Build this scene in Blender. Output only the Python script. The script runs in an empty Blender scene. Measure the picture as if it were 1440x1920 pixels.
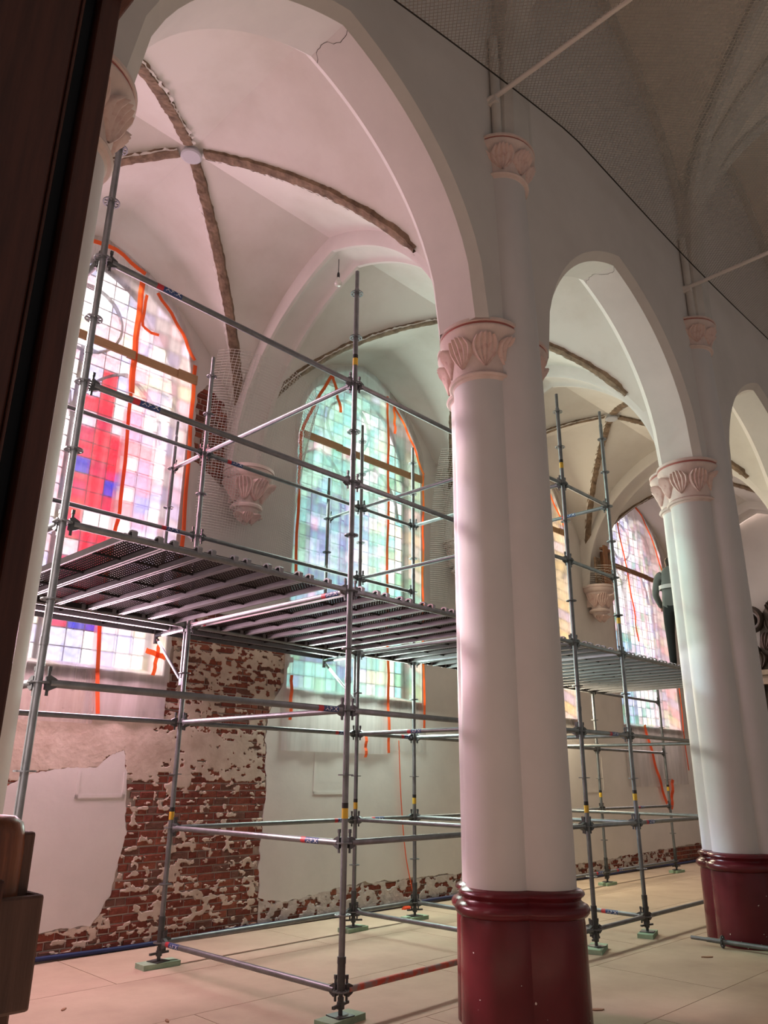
import bpy, math, random
import numpy as np
from mathutils import Vector, Matrix

random.seed(7)
rng = np.random.default_rng(7)
R = math.radians
sc = bpy.context.scene
col = sc.collection

# ---------------------------------------------------------------- camera
CAM = Vector((0, 0, 1.68))
cam_d = bpy.data.cameras.new('camera')
cam_d.sensor_fit = 'VERTICAL'; cam_d.sensor_height = 24.0; cam_d.lens = 18.0   # 1440 px focal length on 1920 px
cam_d.clip_start = 0.05
cam = bpy.data.objects.new('camera', cam_d); col.objects.link(cam)
Rw = np.array([[0.691, -0.242, 0.681], [-0.723, -0.221, 0.655], [0.008, 0.945, 0.327]])
_u, _s, _v = np.linalg.svd(Rw); Rw = _u @ _v
M = Matrix.Identity(4)
for i in range(3):
    M[i][0], M[i][1], M[i][2], M[i][3] = Rw[i, 0], Rw[i, 1], -Rw[i, 2], CAM[i]
cam.matrix_world = M
sc.camera = cam

# ---------------------------------------------------------------- world, sun, window daylight, exposure
w = bpy.data.worlds.new('world'); sc.world = w; w.use_nodes = True
w.node_tree.nodes['Background'].inputs[0].default_value = (1.0, 0.96, 0.93, 1)
w.node_tree.nodes['Background'].inputs[1].default_value = 0.20

PP = 4.45                      # bay length
TH = R(-1.2)                   # the building is turned a little against the scaffold
ORG = Vector((5.38, 3.72, 0))  # pillar between the two near bays
WB = 4.33                      # aisle wall face, measured from the arcade line
CA, SA = math.cos(TH), math.sin(TH)
def BW(a, b, z):               # building coordinates to world
    return Vector((ORG.x + a * CA - b * SA, ORG.y + a * SA + b * CA, z))

def add_sun():
    l = bpy.data.lights.new('sun', 'SUN'); l.energy = 38.0; l.angle = R(7); l.color = (1.0, 0.86, 0.82)
    o = bpy.data.objects.new('sun', l); col.objects.link(o)
    el, az = R(29), R(115)
    d = Vector((math.cos(az) * math.cos(el), math.sin(az) * math.cos(el), math.sin(el)))
    o.rotation_euler = d.to_track_quat('Z', 'Y').to_euler(); o.location = (0, 30, 20)
add_sun()
WIN_A = [-2.07 - PP, -2.07, -2.07 + PP, -2.07 + 2 * PP, -2.07 + 3 * PP]
WIN_TINT = [(1.0, .78, .76), (1.0, .62, .74), (.82, 1.0, .88), (1.0, .86, .62), (1.0, .84, .80)]
WIN_POW = [(60, 45), (150, 120), (160, 110), (110, 90), (34, 36)]   # daylight above and below the scaffold deck
for k in range(1, 5):
    for zc, hh, tilt, e in ((3.75, .9, -70, WIN_POW[k][0] / 4), (4.7, .9, -70, WIN_POW[k][0] / 4), (5.65, .9, -70, WIN_POW[k][0] / 4), (6.6, .9, -74, WIN_POW[k][0] / 4), (2.98, .42, -52, WIN_POW[k][1])):
        l = bpy.data.lights.new('window_daylight', 'AREA'); l.shape = 'RECTANGLE'; l.size = 2.4 if zc < 6 else 1.9; l.size_y = hh
        l.energy = e; l.color = WIN_TINT[k]
        o = bpy.data.objects.new('window_daylight', l); col.objects.link(o)
        o.location = BW(WIN_A[k], WB - .25, zc); o.rotation_euler = (R(tilt), 0, TH)
sc.view_settings.view_transform = 'Standard'; sc.view_settings.look = 'None'
sc.view_settings.exposure = 0.0; sc.view_settings.gamma = 1.0; sc.view_settings.use_curve_mapping = False
cy = sc.cycles
cy.use_denoising = True; cy.max_bounces = 7; cy.diffuse_bounces = 4; cy.glossy_bounces = 3
cy.transmission_bounces = 4; cy.transparent_max_bounces = 16; cy.sample_clamp_indirect = 4.0
cy.use_adaptive_sampling = True; cy.adaptive_threshold = .015; cy.caustics_reflective = False; cy.caustics_refractive = False

# ---------------------------------------------------------------- materials
MATS = {}
def mat(name, color, rough=.6, metal=0.0, var=0.0, vscale=6.0, bump=0.0, bscale=40.0, spec=.4, col2=None, stretch=None, thr=None):
    """principled material; var mixes in col2 (or a darker tone) through a noise"""
    if name in MATS: return MATS[name]
    m = bpy.data.materials.new(name); m.use_nodes = True
    nt = m.node_tree; N = nt.nodes; Lk = nt.links
    b = N['Principled BSDF']
    b.inputs['Base Color'].default_value = (*color, 1); b.inputs['Roughness'].default_value = rough
    b.inputs['Metallic'].default_value = metal; b.inputs['Specular IOR Level'].default_value = spec
    if var or bump:
        tc = N.new('ShaderNodeTexCoord'); mp = N.new('ShaderNodeMapping')
        Lk.new(tc.outputs['Object'], mp.inputs['Vector'])
        if stretch: mp.inputs['Scale'].default_value = stretch
    if var:
        n = N.new('ShaderNodeTexNoise'); n.inputs['Scale'].default_value = vscale; n.inputs['Detail'].default_value = 6
        n.inputs['Roughness'].default_value = .6
        Lk.new(mp.outputs[0], n.inputs['Vector'])
        cr = N.new('ShaderNodeValToRGB')
        lo, hi = thr if thr else (.35, .68)
        cr.color_ramp.elements[0].position = lo; cr.color_ramp.elements[1].position = hi
        c2 = col2 if col2 else tuple(c * (1 - var) for c in color)
        cr.color_ramp.elements[0].color = (*color, 1); cr.color_ramp.elements[1].color = (*c2, 1)
        Lk.new(n.outputs['Fac'], cr.inputs['Fac']); Lk.new(cr.outputs['Color'], b.inputs['Base Color'])
    if bump:
        n2 = N.new('ShaderNodeTexNoise'); n2.inputs['Scale'].default_value = bscale; n2.inputs['Detail'].default_value = 5
        Lk.new(mp.outputs[0], n2.inputs['Vector'])
        bp = N.new('ShaderNodeBump'); bp.inputs['Strength'].default_value = bump; bp.inputs['Distance'].default_value = .02
        Lk.new(n2.outputs['Fac'], bp.inputs['Height']); Lk.new(bp.outputs['Normal'], b.inputs['Normal'])
    MATS[name] = m
    return m

PLASTER = mat('white_plaster', (.72, .68, .64), .8, var=.10, vscale=1.6, bump=.10, bscale=9)
NAVEWALL = mat('nave_plaster', (.70, .66, .63), .85, var=.12, vscale=.8, bump=.08, bscale=7)
VAULT = mat('vault_plaster', (.72, .69, .64), .85, var=.22, vscale=1.1, bump=.08, bscale=8, col2=(.60, .56, .50), thr=(.45, .8))
NVAULT = mat('nave_vault_plaster', (.82, .75, .68), .9, var=.15, vscale=.9, bump=.1, bscale=6)
RIBM = mat('rib_paint', (.64, .61, .57), .8, var=.12, vscale=3)
STONE = mat('pillar_paint', (.645, .625, .625), .55, var=.05, vscale=2.0, bump=.05, bscale=12)
CAPM = mat('capital_paint', (.74, .60, .55), .6, var=.15, vscale=7, bump=.08, bscale=30)
LEAFM = mat('leaf_paint', (.72, .55, .50), .6, var=.3, vscale=14, col2=(.55, .32, .29), thr=(.5, .75))
REDLINE = mat('red_line_paint', (.40, .12, .10), .6)
RED = mat('oxblood_gloss_paint', (.14, .018, .025), .26, var=.25, vscale=2.5, spec=.35)
CHIP = mat('chipped_paint', (.72, .62, .58), .8)
FLOORM = mat('floor_board_dust', (.52, .40, .29), .75, var=.2, vscale=1.4, bump=.05, bscale=30, col2=(.42, .31, .22))
FLOORB = mat('floor_screed', (.30, .24, .18), .9)
STEEL = mat('galvanised_steel', (.22, .235, .24), .42, .65, var=.30, vscale=9, bump=.03, bscale=60)
STEELD = mat('dull_steel', (.10, .105, .105), .5, .6, var=.3, vscale=12)
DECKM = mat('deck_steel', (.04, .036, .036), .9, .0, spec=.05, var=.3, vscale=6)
DECKRAIL = mat('deck_rail_steel', (.27, .27, .28), .42, .5, var=.15, vscale=8)
BLUE = mat('sticker_blue', (.03, .06, .17), .5); REDS = mat('sticker_red', (.45, .03, .04), .5)
WHITEP = mat('sticker_white', (.75, .75, .75), .5); YEL = mat('sticker_yellow', (.65, .42, .04), .5); BLK = mat('sticker_black', (.02, .02, .02), .6)
SPRAY = mat('red_spray_paint', (.55, .10, .06), .6, var=.5, vscale=12, col2=(.30, .24, .22), thr=(.45, .6))
WOODD = mat('dark_varnished_wood', (.085, .026, .016), .35, var=.4, vscale=3, stretch=(14, 14, 1), bump=.04, bscale=14, spec=.35)
WOODR = mat('red_brown_wood', (.26, .085, .040), .28, var=.5, vscale=4, stretch=(16, 16, 1), bump=.05, bscale=20)
WOODM = mat('dull_brown_wood', (.13, .062, .044), .6, var=.35, vscale=4, stretch=(14, 14, 1), bump=.08, bscale=20)
GAPM = mat('groove_shadow_black', (.006, .005, .007), .7)  # near-black colour holds the deep shadow inside the panelling grooves
LATH = mat('exposed_lath_wood', (.28, .195, .13), .9, var=.6, vscale=9, bump=.5, bscale=26, col2=(.10, .068, .045), thr=(.35, .7))
PINE = mat('pine_batten', (.50, .30, .16), .7, var=.25, vscale=5, stretch=(2, 20, 20))
PINED = mat('old_timber', (.36, .18, .10), .8, var=.4, vscale=5, stretch=(20, 20, 2))
GREENW = mat('green_painted_board', (.36, .52, .36), .8, var=.3, vscale=6)
MORTAR = mat('lime_mortar', (.50, .42, .36), .95, var=.3, vscale=8, bump=.4, bscale=30)
BRICKS = [mat('brick_a', (.27, .070, .042), .9, var=.4, vscale=18, bump=.3, bscale=50),
          mat('brick_b', (.22, .055, .036), .9, var=.4, vscale=18, bump=.3, bscale=50),
          mat('brick_c', (.33, .105, .062), .9, var=.35, vscale=18, bump=.3, bscale=50),
          mat('brick_d', (.19, .085, .06), .9, var=.4, vscale=14, bump=.3, bscale=50)]
RESID = mat('old_plaster_residue', (.62, .52, .43), .95, var=.3, vscale=5, bump=.2, bscale=24, col2=(.48, .38, .30))
RESIDW = mat('whitewash_residue', (.60, .53, .49), .95, var=.3, vscale=7, bump=.5, bscale=24)
TAPE = mat('orange_tape', (.88, .13, .04), .5)
_n = TAPE.node_tree; _t = _n.nodes.new('ShaderNodeBsdfTranslucent'); _t.inputs[0].default_value = (1.0, .16, .04, 1); _m = _n.nodes.new('ShaderNodeMixShader'); _m.inputs[0].default_value = .5
_n.links.new(_n.nodes['Principled BSDF'].outputs[0], _m.inputs[1]); _n.links.new(_t.outputs[0], _m.inputs[2]); _n.links.new(_m.outputs[0], _n.nodes['Material Output'].inputs[0])
BLUEP = mat('blue_pipe', (.012, .022, .085), .45)
NETW = mat('white_net_cord', (.62, .60, .56), .8)
NETD = mat('brown_net_cord', (.34, .30, .265), .9)
ROPE = mat('net_rope', (.03, .025, .02), .9)
TIE = mat('tie_rod_paint', (.74, .68, .64), .6)
LEADM = mat('lead_came', (.05, .05, .06), .6)
FRAMEM = mat('window_reveal', (.70, .66, .62), .8)
CLOTHG = mat('grey_jacket', (.16, .18, .17), .9); CLOTHD = mat('dark_trousers', (.025, .03, .03), .9)
BANDM = mat('reflective_band', (.55, .57, .56), .4); SKIN = mat('skin', (.50, .30, .22), .6); HAIR = mat('hair', (.03, .02, .015), .8)
ALTAR = mat('carved_dark_oak', (.055, .042, .032), .6, var=.4, vscale=8, bump=.3, bscale=30)
GOLD = mat('dull_ochre_wood', (.20, .15, .10), .6, var=.3, vscale=8)
CORD = mat('cord_black', (.03, .03, .03), .7)
DISC = mat('grey_plate', (.50, .51, .54), .6)

def film(name, tcol, transp, gloss=.06, ripple=6.0, blur=.5):
    m = bpy.data.materials.new(name); m.use_nodes = True; nt = m.node_tree; N = nt.nodes; Lk = nt.links
    N.clear(); out = N.new('ShaderNodeOutputMaterial')
    t = N.new('ShaderNodeBsdfTransparent'); t.inputs[0].default_value = (.97, .96, .95, 1)
    tl = N.new('ShaderNodeBsdfTranslucent'); tl.inputs[0].default_value = (*tcol, 1)
    df = N.new('ShaderNodeBsdfDiffuse'); df.inputs[0].default_value = (*tcol, 1)
    g = N.new('ShaderNodeBsdfGlossy'); g.inputs[0].default_value = (.8, .8, .8, 1); g.inputs['Roughness'].default_value = .18
    tc = N.new('ShaderNodeTexCoord'); mp = N.new('ShaderNodeMapping'); mp.inputs['Scale'].default_value = (ripple, 1, .5)
    n = N.new('ShaderNodeTexNoise'); n.inputs['Scale'].default_value = 2.2; n.inputs['Detail'].default_value = 4
    Lk.new(tc.outputs['Object'], mp.inputs['Vector']); Lk.new(mp.outputs[0], n.inputs['Vector'])
    bp = N.new('ShaderNodeBump'); bp.inputs['Strength'].default_value = .5; bp.inputs['Distance'].default_value = .05
    Lk.new(n.outputs['Fac'], bp.inputs['Height']); Lk.new(bp.outputs[0], g.inputs['Normal'])
    a = N.new('ShaderNodeMixShader'); a.inputs[0].default_value = .65
    Lk.new(tl.outputs[0], a.inputs[1]); Lk.new(df.outputs[0], a.inputs[2])
    mr = N.new('ShaderNodeMapRange'); mr.inputs['From Min'].default_value = .3; mr.inputs['From Max'].default_value = .7
    mr.inputs['To Min'].default_value = min(1, transp + .10); mr.inputs['To Max'].default_value = max(0, transp - .10)
    Lk.new(n.outputs['Fac'], mr.inputs['Value'])
    b = N.new('ShaderNodeMixShader'); Lk.new(mr.outputs[0], b.inputs[0])
    rf = N.new('ShaderNodeBsdfRefraction'); rf.inputs['IOR'].default_value = 1.12; rf.inputs['Roughness'].default_value = .30; rf.inputs[0].default_value = (.97, .96, .95, 1)
    ab = N.new('ShaderNodeMixShader'); ab.inputs[0].default_value = blur
    Lk.new(a.outputs[0], ab.inputs[1]); Lk.new(rf.outputs[0], ab.inputs[2])
    Lk.new(ab.outputs[0], b.inputs[1]); Lk.new(t.outputs[0], b.inputs[2])
    c = N.new('ShaderNodeMixShader'); c.inputs[0].default_value = gloss
    Lk.new(b.outputs[0], c.inputs[1]); Lk.new(g.outputs[0], c.inputs[2])
    Lk.new(c.outputs[0], out.inputs[0])
    return m
FILMC = film('clear_plastic_film', (.80, .76, .75), .66, blur=.4)
FILMM = film('milky_plastic_film', (.90, .86, .85), .26, blur=.28)
FILMG = film('grey_plastic_film', (.88, .82, .80), .46, .1, 3.0, .4)

def glass(name, c, e):
    m = bpy.data.materials.new(name); m.use_nodes = True; nt = m.node_tree; N = nt.nodes; Lk = nt.links
    N.clear(); out = N.new('ShaderNodeOutputMaterial')
    em = N.new('ShaderNodeEmission')
    t = N.new('ShaderNodeBsdfTransparent'); t.inputs[0].default_value = (*[min(1, x ** .8) for x in c], 1)
    tc = N.new('ShaderNodeTexCoord'); n = N.new('ShaderNodeTexNoise'); n.inputs['Scale'].default_value = 14; n.inputs['Detail'].default_value = 4
    Lk.new(tc.outputs['Object'], n.inputs['Vector'])
    mr = N.new('ShaderNodeMapRange'); mr.inputs['From Min'].default_value = .3; mr.inputs['From Max'].default_value = .7
    mr.inputs['To Min'].default_value = e * .7; mr.inputs['To Max'].default_value = e * 1.3
    Lk.new(n.outputs['Fac'], mr.inputs['Value'])
    em.inputs[0].default_value = (*c, 1); Lk.new(mr.outputs[0], em.inputs[1])
    mx = N.new('ShaderNodeMixShader'); mx.inputs[0].default_value = .55
    Lk.new(em.outputs[0], mx.inputs[1]); Lk.new(t.outputs[0], mx.inputs[2]); Lk.new(mx.outputs[0], out.inputs[0])
    return m
GL = {}
def gl(key, c, e): GL[key] = glass('glass_' + key, c, e)
gl('white', (1, .96, .98), 3.0); gl('lavender', (.74, .72, 1.0), 2.3); gl('cream', (1, .96, .74), 2.5); gl('pink', (1, .70, .78), 2.2)
gl('red', (.95, .015, .06), 2.2); gl('crimson', (.80, .02, .12), 1.9); gl('orange', (1, .30, .10), 1.8); gl('violet', (.36, .26, .85), 1.0); gl('blue', (.10, .10, .95), 1.2)
gl('teal', (.42, .90, .86), 1.9); gl('mint', (.62, 1.0, .82), 2.2); gl('green', (.42, .82, .58), 1.5); gl('yellow', (1, .90, .56), 2.6); gl('sky', (.55, .78, 1.0), 2.0)

# ---------------------------------------------------------------- mesh helpers
class MB:
    def __init__(s): s.v = []; s.f = []; s.m = []
    def add(s, vs, fs, mi=0):
        o = len(s.v); s.v += [tuple(p) for p in vs]
        for f in fs: s.f.append(tuple(i + o for i in f)); s.m.append(mi)
    def box(s, x0, x1, y0, y1, z0, z1, mi=0):
        s.add([(x0, y0, z0), (x1, y0, z0), (x1, y1, z0), (x0, y1, z0), (x0, y0, z1), (x1, y0, z1), (x1, y1, z1), (x0, y1, z1)],
              [(0, 3, 2, 1), (4, 5, 6, 7), (0, 1, 5, 4), (1, 2, 6, 5), (2, 3, 7, 6), (3, 0, 4, 7)], mi)
    def tube(s, p0, p1, r0, r1=None, n=12, caps=True, mi=0):
        p0, p1 = Vector(p0), Vector(p1); r1 = r0 if r1 is None else r1
        d = (p1 - p0).normalized(); q = d.to_track_quat('Z', 'Y')
        vs = []
        for p, r in ((p0, r0), (p1, r1)):
            for k in range(n):
                a = 2 * math.pi * k / n; vs.append(p + q @ Vector((r * math.cos(a), r * math.sin(a), 0)))
        fs = [(k, (k + 1) % n, n + (k + 1) % n, n + k) for k in range(n)]
        if caps: fs += [tuple(range(n - 1, -1, -1)), tuple(range(n, 2 * n))]
        s.add(vs, fs, mi)
    def rings(s, rings, closed=True, mis=None, cap0=False, cap1=False):
        n = len(rings[0]); vs = [p for r in rings for p in r]; o = len(s.v); s.v += [tuple(p) for p in vs]
        for i in range(len(rings) - 1):
            for k in range(n if closed else n - 1):
                k2 = (k + 1) % n
                s.f.append((o + i * n + k, o + i * n + k2, o + (i + 1) * n + k2, o + (i + 1) * n + k)); s.m.append(mis[i] if mis else 0)
        if cap0: s.f.append(tuple(o + k for k in range(n - 1, -1, -1))); s.m.append(mis[0] if mis else 0)
        if cap1: s.f.append(tuple(o + (len(rings) - 1) * n + k for k in range(n))); s.m.append(mis[-1] if mis else 0)
    def lathe(s, prof, n=32, c=(0, 0), mis=None, cap0=False, cap1=False):
        s.rings([[(c[0] + r * math.cos(2 * math.pi * k / n), c[1] + r * math.sin(2 * math.pi * k / n), z) for k in range(n)] for r, z in prof], True, mis, cap0, cap1)
    def sweep(s, path, prof, up, closed_prof=True, mi=0, caps=True):
        """prof: list of (side, normal) offsets; up: vector or function of index"""
        path = [Vector(p) for p in path]; rings = []
        for i, p in enumerate(path):
            t = (path[min(i + 1, len(path) - 1)] - path[max(i - 1, 0)]).normalized()
            u = Vector(up(i)) if callable(up) else Vector(up)
            sd = t.cross(u).normalized(); nn = sd.cross(t).normalized()
            rings.append([p + sd * a + nn * b for a, b in prof])
        s.rings(rings, closed_prof, [mi] * (len(rings) - 1), caps and closed_prof, caps and closed_prof)
    def prism(s, poly, axis, d0, d1, mi=0):
        """extrude a convex-ish 2D polygon; axis 1: poly is (x,z) extruded along y"""
        n = len(poly)
        def P(p, d): return (p[0], d, p[1]) if axis == 1 else ((d, p[0], p[1]) if axis == 0 else (p[0], p[1], d))
        vs = [P(p, d0) for p in poly] + [P(p, d1) for p in poly]
        fs = [tuple(range(n)), tuple(range(2 * n - 1, n - 1, -1))] + [(k, n + k, n + (k + 1) % n, (k + 1) % n) for k in range(n)]
        s.add(vs, fs, mi)
    def mesh(s, name, mats, smooth=None):
        me = bpy.data.meshes.new(name); me.from_pydata([tuple(map(float, p)) for p in s.v], [], s.f)
        for m in (mats if isinstance(mats, (list, tuple)) else [mats]): me.materials.append(m)
        me.polygons.foreach_set('material_index', s.m)
        me.update()
        fix_normals(me)
        if smooth is not None:
            me.polygons.foreach_set('use_smooth', [True] * len(me.polygons)); me.set_sharp_from_angle(angle=R(smooth))
        return me
import bmesh
def fix_normals(me):
    bm = bmesh.new(); bm.from_mesh(me); bmesh.ops.recalc_face_normals(bm, faces=bm.faces[:]); bm.to_mesh(me); bm.free()

def link(name, me, parent=None, loc=(0, 0, 0), rot=(0, 0, 0), scale=None):
    o = bpy.data.objects.new(name, me); col.objects.link(o)
    o.parent = parent; o.location = loc; o.rotation_euler = rot
    if scale: o.scale = scale
    return o
def part(name, mb, mats, parent, smooth=None, loc=(0, 0, 0), rot=(0, 0, 0), label=None):
    o = link(name, mb.mesh(name, mats, smooth), parent, loc, rot)
    if label: o['label'] = label
    return o
def tag(o, label, cat, group=None, kind=None):
    if label: o['label'] = label
    if cat: o['category'] = cat
    if group: o['group'] = group
    if kind: o['kind'] = kind
    return o
def empty(name, loc=(0, 0, 0), rz=0):
    o = bpy.data.objects.new(name, None); col.objects.link(o); o.location = loc; o.rotation_euler = (0, 0, rz); o.empty_display_size = .2
    return o
def bstruct(name, mb, mats, smooth=None, label=None):
    """a piece of the setting, modelled in building coordinates"""
    o = link(name, mb.mesh(name, mats, smooth), None, ORG, (0, 0, TH)); o['kind'] = 'structure'
    if label: o['label'] = label
    return o
def prof(t, c=.35):
    t = min(1.0, abs(t)); return math.sqrt(max(0, 1 - ((t + c) / (1 + c)) ** 2)) / math.sqrt(1 - (c / (1 + c)) ** 2)
def spl(pts, n=6):
    """polyline through points, Catmull-Rom"""
    P = [Vector(p) for p in pts]; P = [P[0] * 2 - P[1]] + P + [P[-1] * 2 - P[-2]]; out = []
    for i in range(1, len(P) - 2):
        for k in range(n):
            t = k / n; a, b, c, d = P[i - 1:i + 3]
            out.append(.5 * ((2 * b) + (c - a) * t + (2 * a - 5 * b + 4 * c - d) * t * t + (3 * b - a - 3 * c + d) * t ** 3))
    out.append(P[-2]); return out
def fill2d(splines, y0, y1, name, m):
    """filled outline with holes in the (x, z) plane, extruded between y0 and y1"""
    cu = bpy.data.curves.new(name, 'CURVE'); cu.dimensions = '2D'; cu.fill_mode = 'BOTH'; cu.extrude = abs(y1 - y0) / 2
    for pts in splines:
        s = cu.splines.new('POLY'); s.points.add(len(pts) - 1); s.use_cyclic_u = True
        for q, p in zip(s.points, pts): q.co = (p[0], p[1], 0, 1)
    o = bpy.data.objects.new(name, cu); col.objects.link(o)
    dg = bpy.context.evaluated_depsgraph_get(); me = bpy.data.meshes.new_from_object(o.evaluated_get(dg))
    bpy.data.objects.remove(o); bpy.data.curves.remove(cu)
    for v in me.vertices: x, y, z = v.co; v.co = (x, (y0 + y1) / 2 - z, y)
    me.materials.clear(); me.materials.append(m); fix_normals(me); return me

# value noise for ragged outlines
class Noise2:
    def __init__(s, seed): s.g = np.random.default_rng(seed).random((128, 128))
    def __call__(s, x, y):
        x = np.asarray(x, float); y = np.asarray(y, float)
        xi = np.floor(x).astype(int); yi = np.floor(y).astype(int); fx = x - xi; fy = y - yi
        fx = fx * fx * (3 - 2 * fx); fy = fy * fy * (3 - 2 * fy); g = s.g; m = 127
        return (g[xi & m, yi & m] * (1 - fx) + g[(xi + 1) & m, yi & m] * fx) * (1 - fy) + (g[xi & m, (yi + 1) & m] * (1 - fx) + g[(xi + 1) & m, (yi + 1) & m] * fx) * fy
    def fbm(s, x, y, o=4):
        r = 0; a = .5; t = 0
        for k in range(o): r = r + a * s(x * 2 ** k + 17 * k, y * 2 ** k + 5 * k); t += a; a *= .55
        return r / t

# ================================================================ FLOOR
A0, A1 = -2 * PP, 3 * PP + .6            # built length of the church, in bays
fl = MB(); fl.box(A0, A1, -9, WB + .3, -.3, -.012)
floor = bstruct('floor', fl, FLOORB)
fb = MB(); fb.box(0, 2.43, 0, 1.213, -.012, 0)
fbm = fb.mesh('floor_board', FLOORM)
row = 0; y = WB - .03
while y > -7.5:
    x = A0 + (0.0 if row % 2 == 0 else -1.22)
    while x < A1:
        xa, xb = max(x, A0), min(x + 2.44, A1)
        if xb - xa > .1:
            o = link('floor_board', fbm, floor, (xa, y - 1.22, 0)); o.scale = ((xb - xa - .008) / 2.43, 1, 1)
        x += 2.44
    y -= 1.22; row += 1

# ================================================================ AISLE WALL with window openings
HW, SILL, SPR, APX = 1.32, 2.78, 6.45, 7.98
def win_outline(ac, hw=HW, sill=SILL, spr=SPR, apx=APX, n=14):
    pts = [(ac - hw, sill), (ac - hw, spr)]
    pts += [(ac + hw * t, spr + (apx - spr) * prof(t, .30)) for t in [-1 + k / n for k in range(1, n)]] + [(ac, apx)]
    pts += [(ac + hw * t, spr + (apx - spr) * prof(t, .30)) for t in [k / n for k in range(1, n)]] + [(ac + hw, spr), (ac + hw, sill)]
    return pts
core = fill2d([[(A0, -.1), (A1, -.1), (A1, 8.6), (A0, 8.6)]] + [win_outline(a) for a in WIN_A], WB + .02, WB + .55, 'wall_aisle', MORTAR)
wall = link('wall_aisle', core, None, ORG, (0, 0, TH)); wall['kind'] = 'structure'; wall['label'] = 'aisle wall with tall pointed windows and stripped brick patches'

nz = Noise2(3)
def ragged(pts, amp=.035, step=.03, closed=False, f=9):
    out = []
    n = len(pts)
    for i in range(n if closed else n - 1):
        (x0, z0), (x1, z1) = pts[i], pts[(i + 1) % n]; L = math.hypot(x1 - x0, z1 - z0); k = max(1, int(L / step))
        for j in range(k):
            t = j / k; x = x0 + (x1 - x0) * t; z = z0 + (z1 - z0) * t
            dx = (float(nz.fbm(x * f, z * f)) - .5) * 2 * amp; dz = (float(nz.fbm(x * f + 40, z * f + 9)) - .5) * 2 * amp
            out.append((x + dx, z + dz))
    if not closed: out.append(pts[-1])
    return out
EXL = [(-3.4, .30), (-2.6, .28), (-1.76, .25), (-1.53, .26), (-1.26, .26), (-1.18, .35), (-1.09, .51), (-1.04, .81), (-.99, 1.12), (-1.01, 1.44), (-1.06, 1.73), (-1.11, 1.94),
       (-1.30, 1.87), (-1.38, 1.76), (-1.58, 1.75), (-1.69, 1.75), (-1.99, 1.72), (-2.18, 1.62), (-2.34, 1.55), (-2.8, 1.5), (-3.4, 1.5)]
EXR = [(-3.4, 2.60), (-2.2, 2.55), (-1.2, 2.62), (-.66, 2.70), (-.66, 3.55), (.2, 3.62), (1.13, 3.42), (1.07, 3.06), (1.0, 2.78), (.85, 2.57), (.76, 2.3), (.79, 1.85), (.82, 1.41), (.79, 1.05), (.78, .81), (.80, .32),
       (1.25, .25), (1.76, .31), (2.5, .36), (3.33, .34), (4.5, .33), (6.3, .28), (8.12, .26), (10.14, .30), (12.87, .37), (A1 - .2, .3)]
hole1 = ragged(EXL) + ragged(EXR) + [(A1 - .2, -.05), (-3.4, -.05)]
hole2 = ragged([(-.66, 6.42), (-.52, 6.63), (-.23, 6.45), (-.06, 6.0), (.04, 5.57), (0, 5.37), (-.17, 5.25), (-.45, 5.43), (-.62, 5.5), (-.64, 5.9)], .03, closed=True)
pl = fill2d([[(A0, -.1), (A1, -.1), (A1, 8.6), (A0, 8.6)]] + [win_outline(a) for a in WIN_A] + [hole1, hole2], WB, WB + .021, 'plaster_skin', PLASTER)
plaster = link('plaster_skin', pl, wall); plaster['label'] = 'smooth off-white plaster skin with ragged broken edges'
# faint raised frames left on the plaster
for (x0, x1, z0, z1) in ((-1.60, -1.05, 1.46, 1.72), (1.58, 2.2, 1.47, 2.15), (8.3, 8.95, 1.45, 2.1)):
    b = MB(); t = .035
    b.box(x0, x1, WB - .006, WB + .002, z0, z0 + t); b.box(x0, x0 + t, WB - .006, WB + .002, z0, z1); b.box(x1 - t, x1, WB - .006, WB + .002, z0, z1)
    part('plaster_frame', b, PLASTER, wall)

# bricks
def inpoly(x, z, poly):
    c = False; n = len(poly)
    for i in range(n):
        x0, z0 = poly[i]; x1, z1 = poly[(i + 1) % n]
        if (z0 > z) != (z1 > z) and x < (x1 - x0) * (z - z0) / (z1 - z0) + x0: c = not c
    return c
EXALL = EXL + EXR + [(A1 - .2, -.05), (-3.4, -.05)]
PATCH2 = [(-.66, 6.42), (-.52, 6.63), (-.23, 6.45), (-.06, 6.0), (.04, 5.57), (0, 5.37), (-.17, 5.25), (-.45, 5.43), (-.62, 5.5), (-.64, 5.9)]
def brick_mesh(L, k):
    r = random.Random(k); b = MB(); h = .066; e = .006
    j = lambda s: (r.random() - .5) * 2 * s
    x0, x1 = 0, L; vs = [(x0, .05, 0), (x1, .05, 0), (x1, .05, h), (x0, .05, h)]
    vs += [(x0 + j(.003), e, j(.003)), (x1 + j(.003), e, j(.003)), (x1 + j(.003), e, h + j(.003)), (x0 + j(.003), e, h + j(.003))]
    q = .007
    vs += [(x0 + q + j(.003), j(.003), q), (x1 - q + j(.003), j(.003), q), (x1 - q, j(.003), h - q), (x0 + q, j(.003), h - q)]
    fs = [(8, 9, 10, 11)]
    for a in (4, 8):
        for k2 in range(4): fs.append((a - 4 + k2, a - 4 + (k2 + 1) % 4, a + (k2 + 1) % 4, a + k2))
    b.add(vs, fs); return b
SHORT = [[brick_mesh(.10, 10 * k + i).mesh('brick', BRICKS[i % 4]) for i in range(4)] for k in range(2)]
LONG = [[brick_mesh(.205, 100 + 10 * k + i).mesh('brick', BRICKS[i % 4]) for i in range(4)] for k in range(2)]
cand = []
rowh = .080; zr = 0.012; ri = 0
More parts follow.
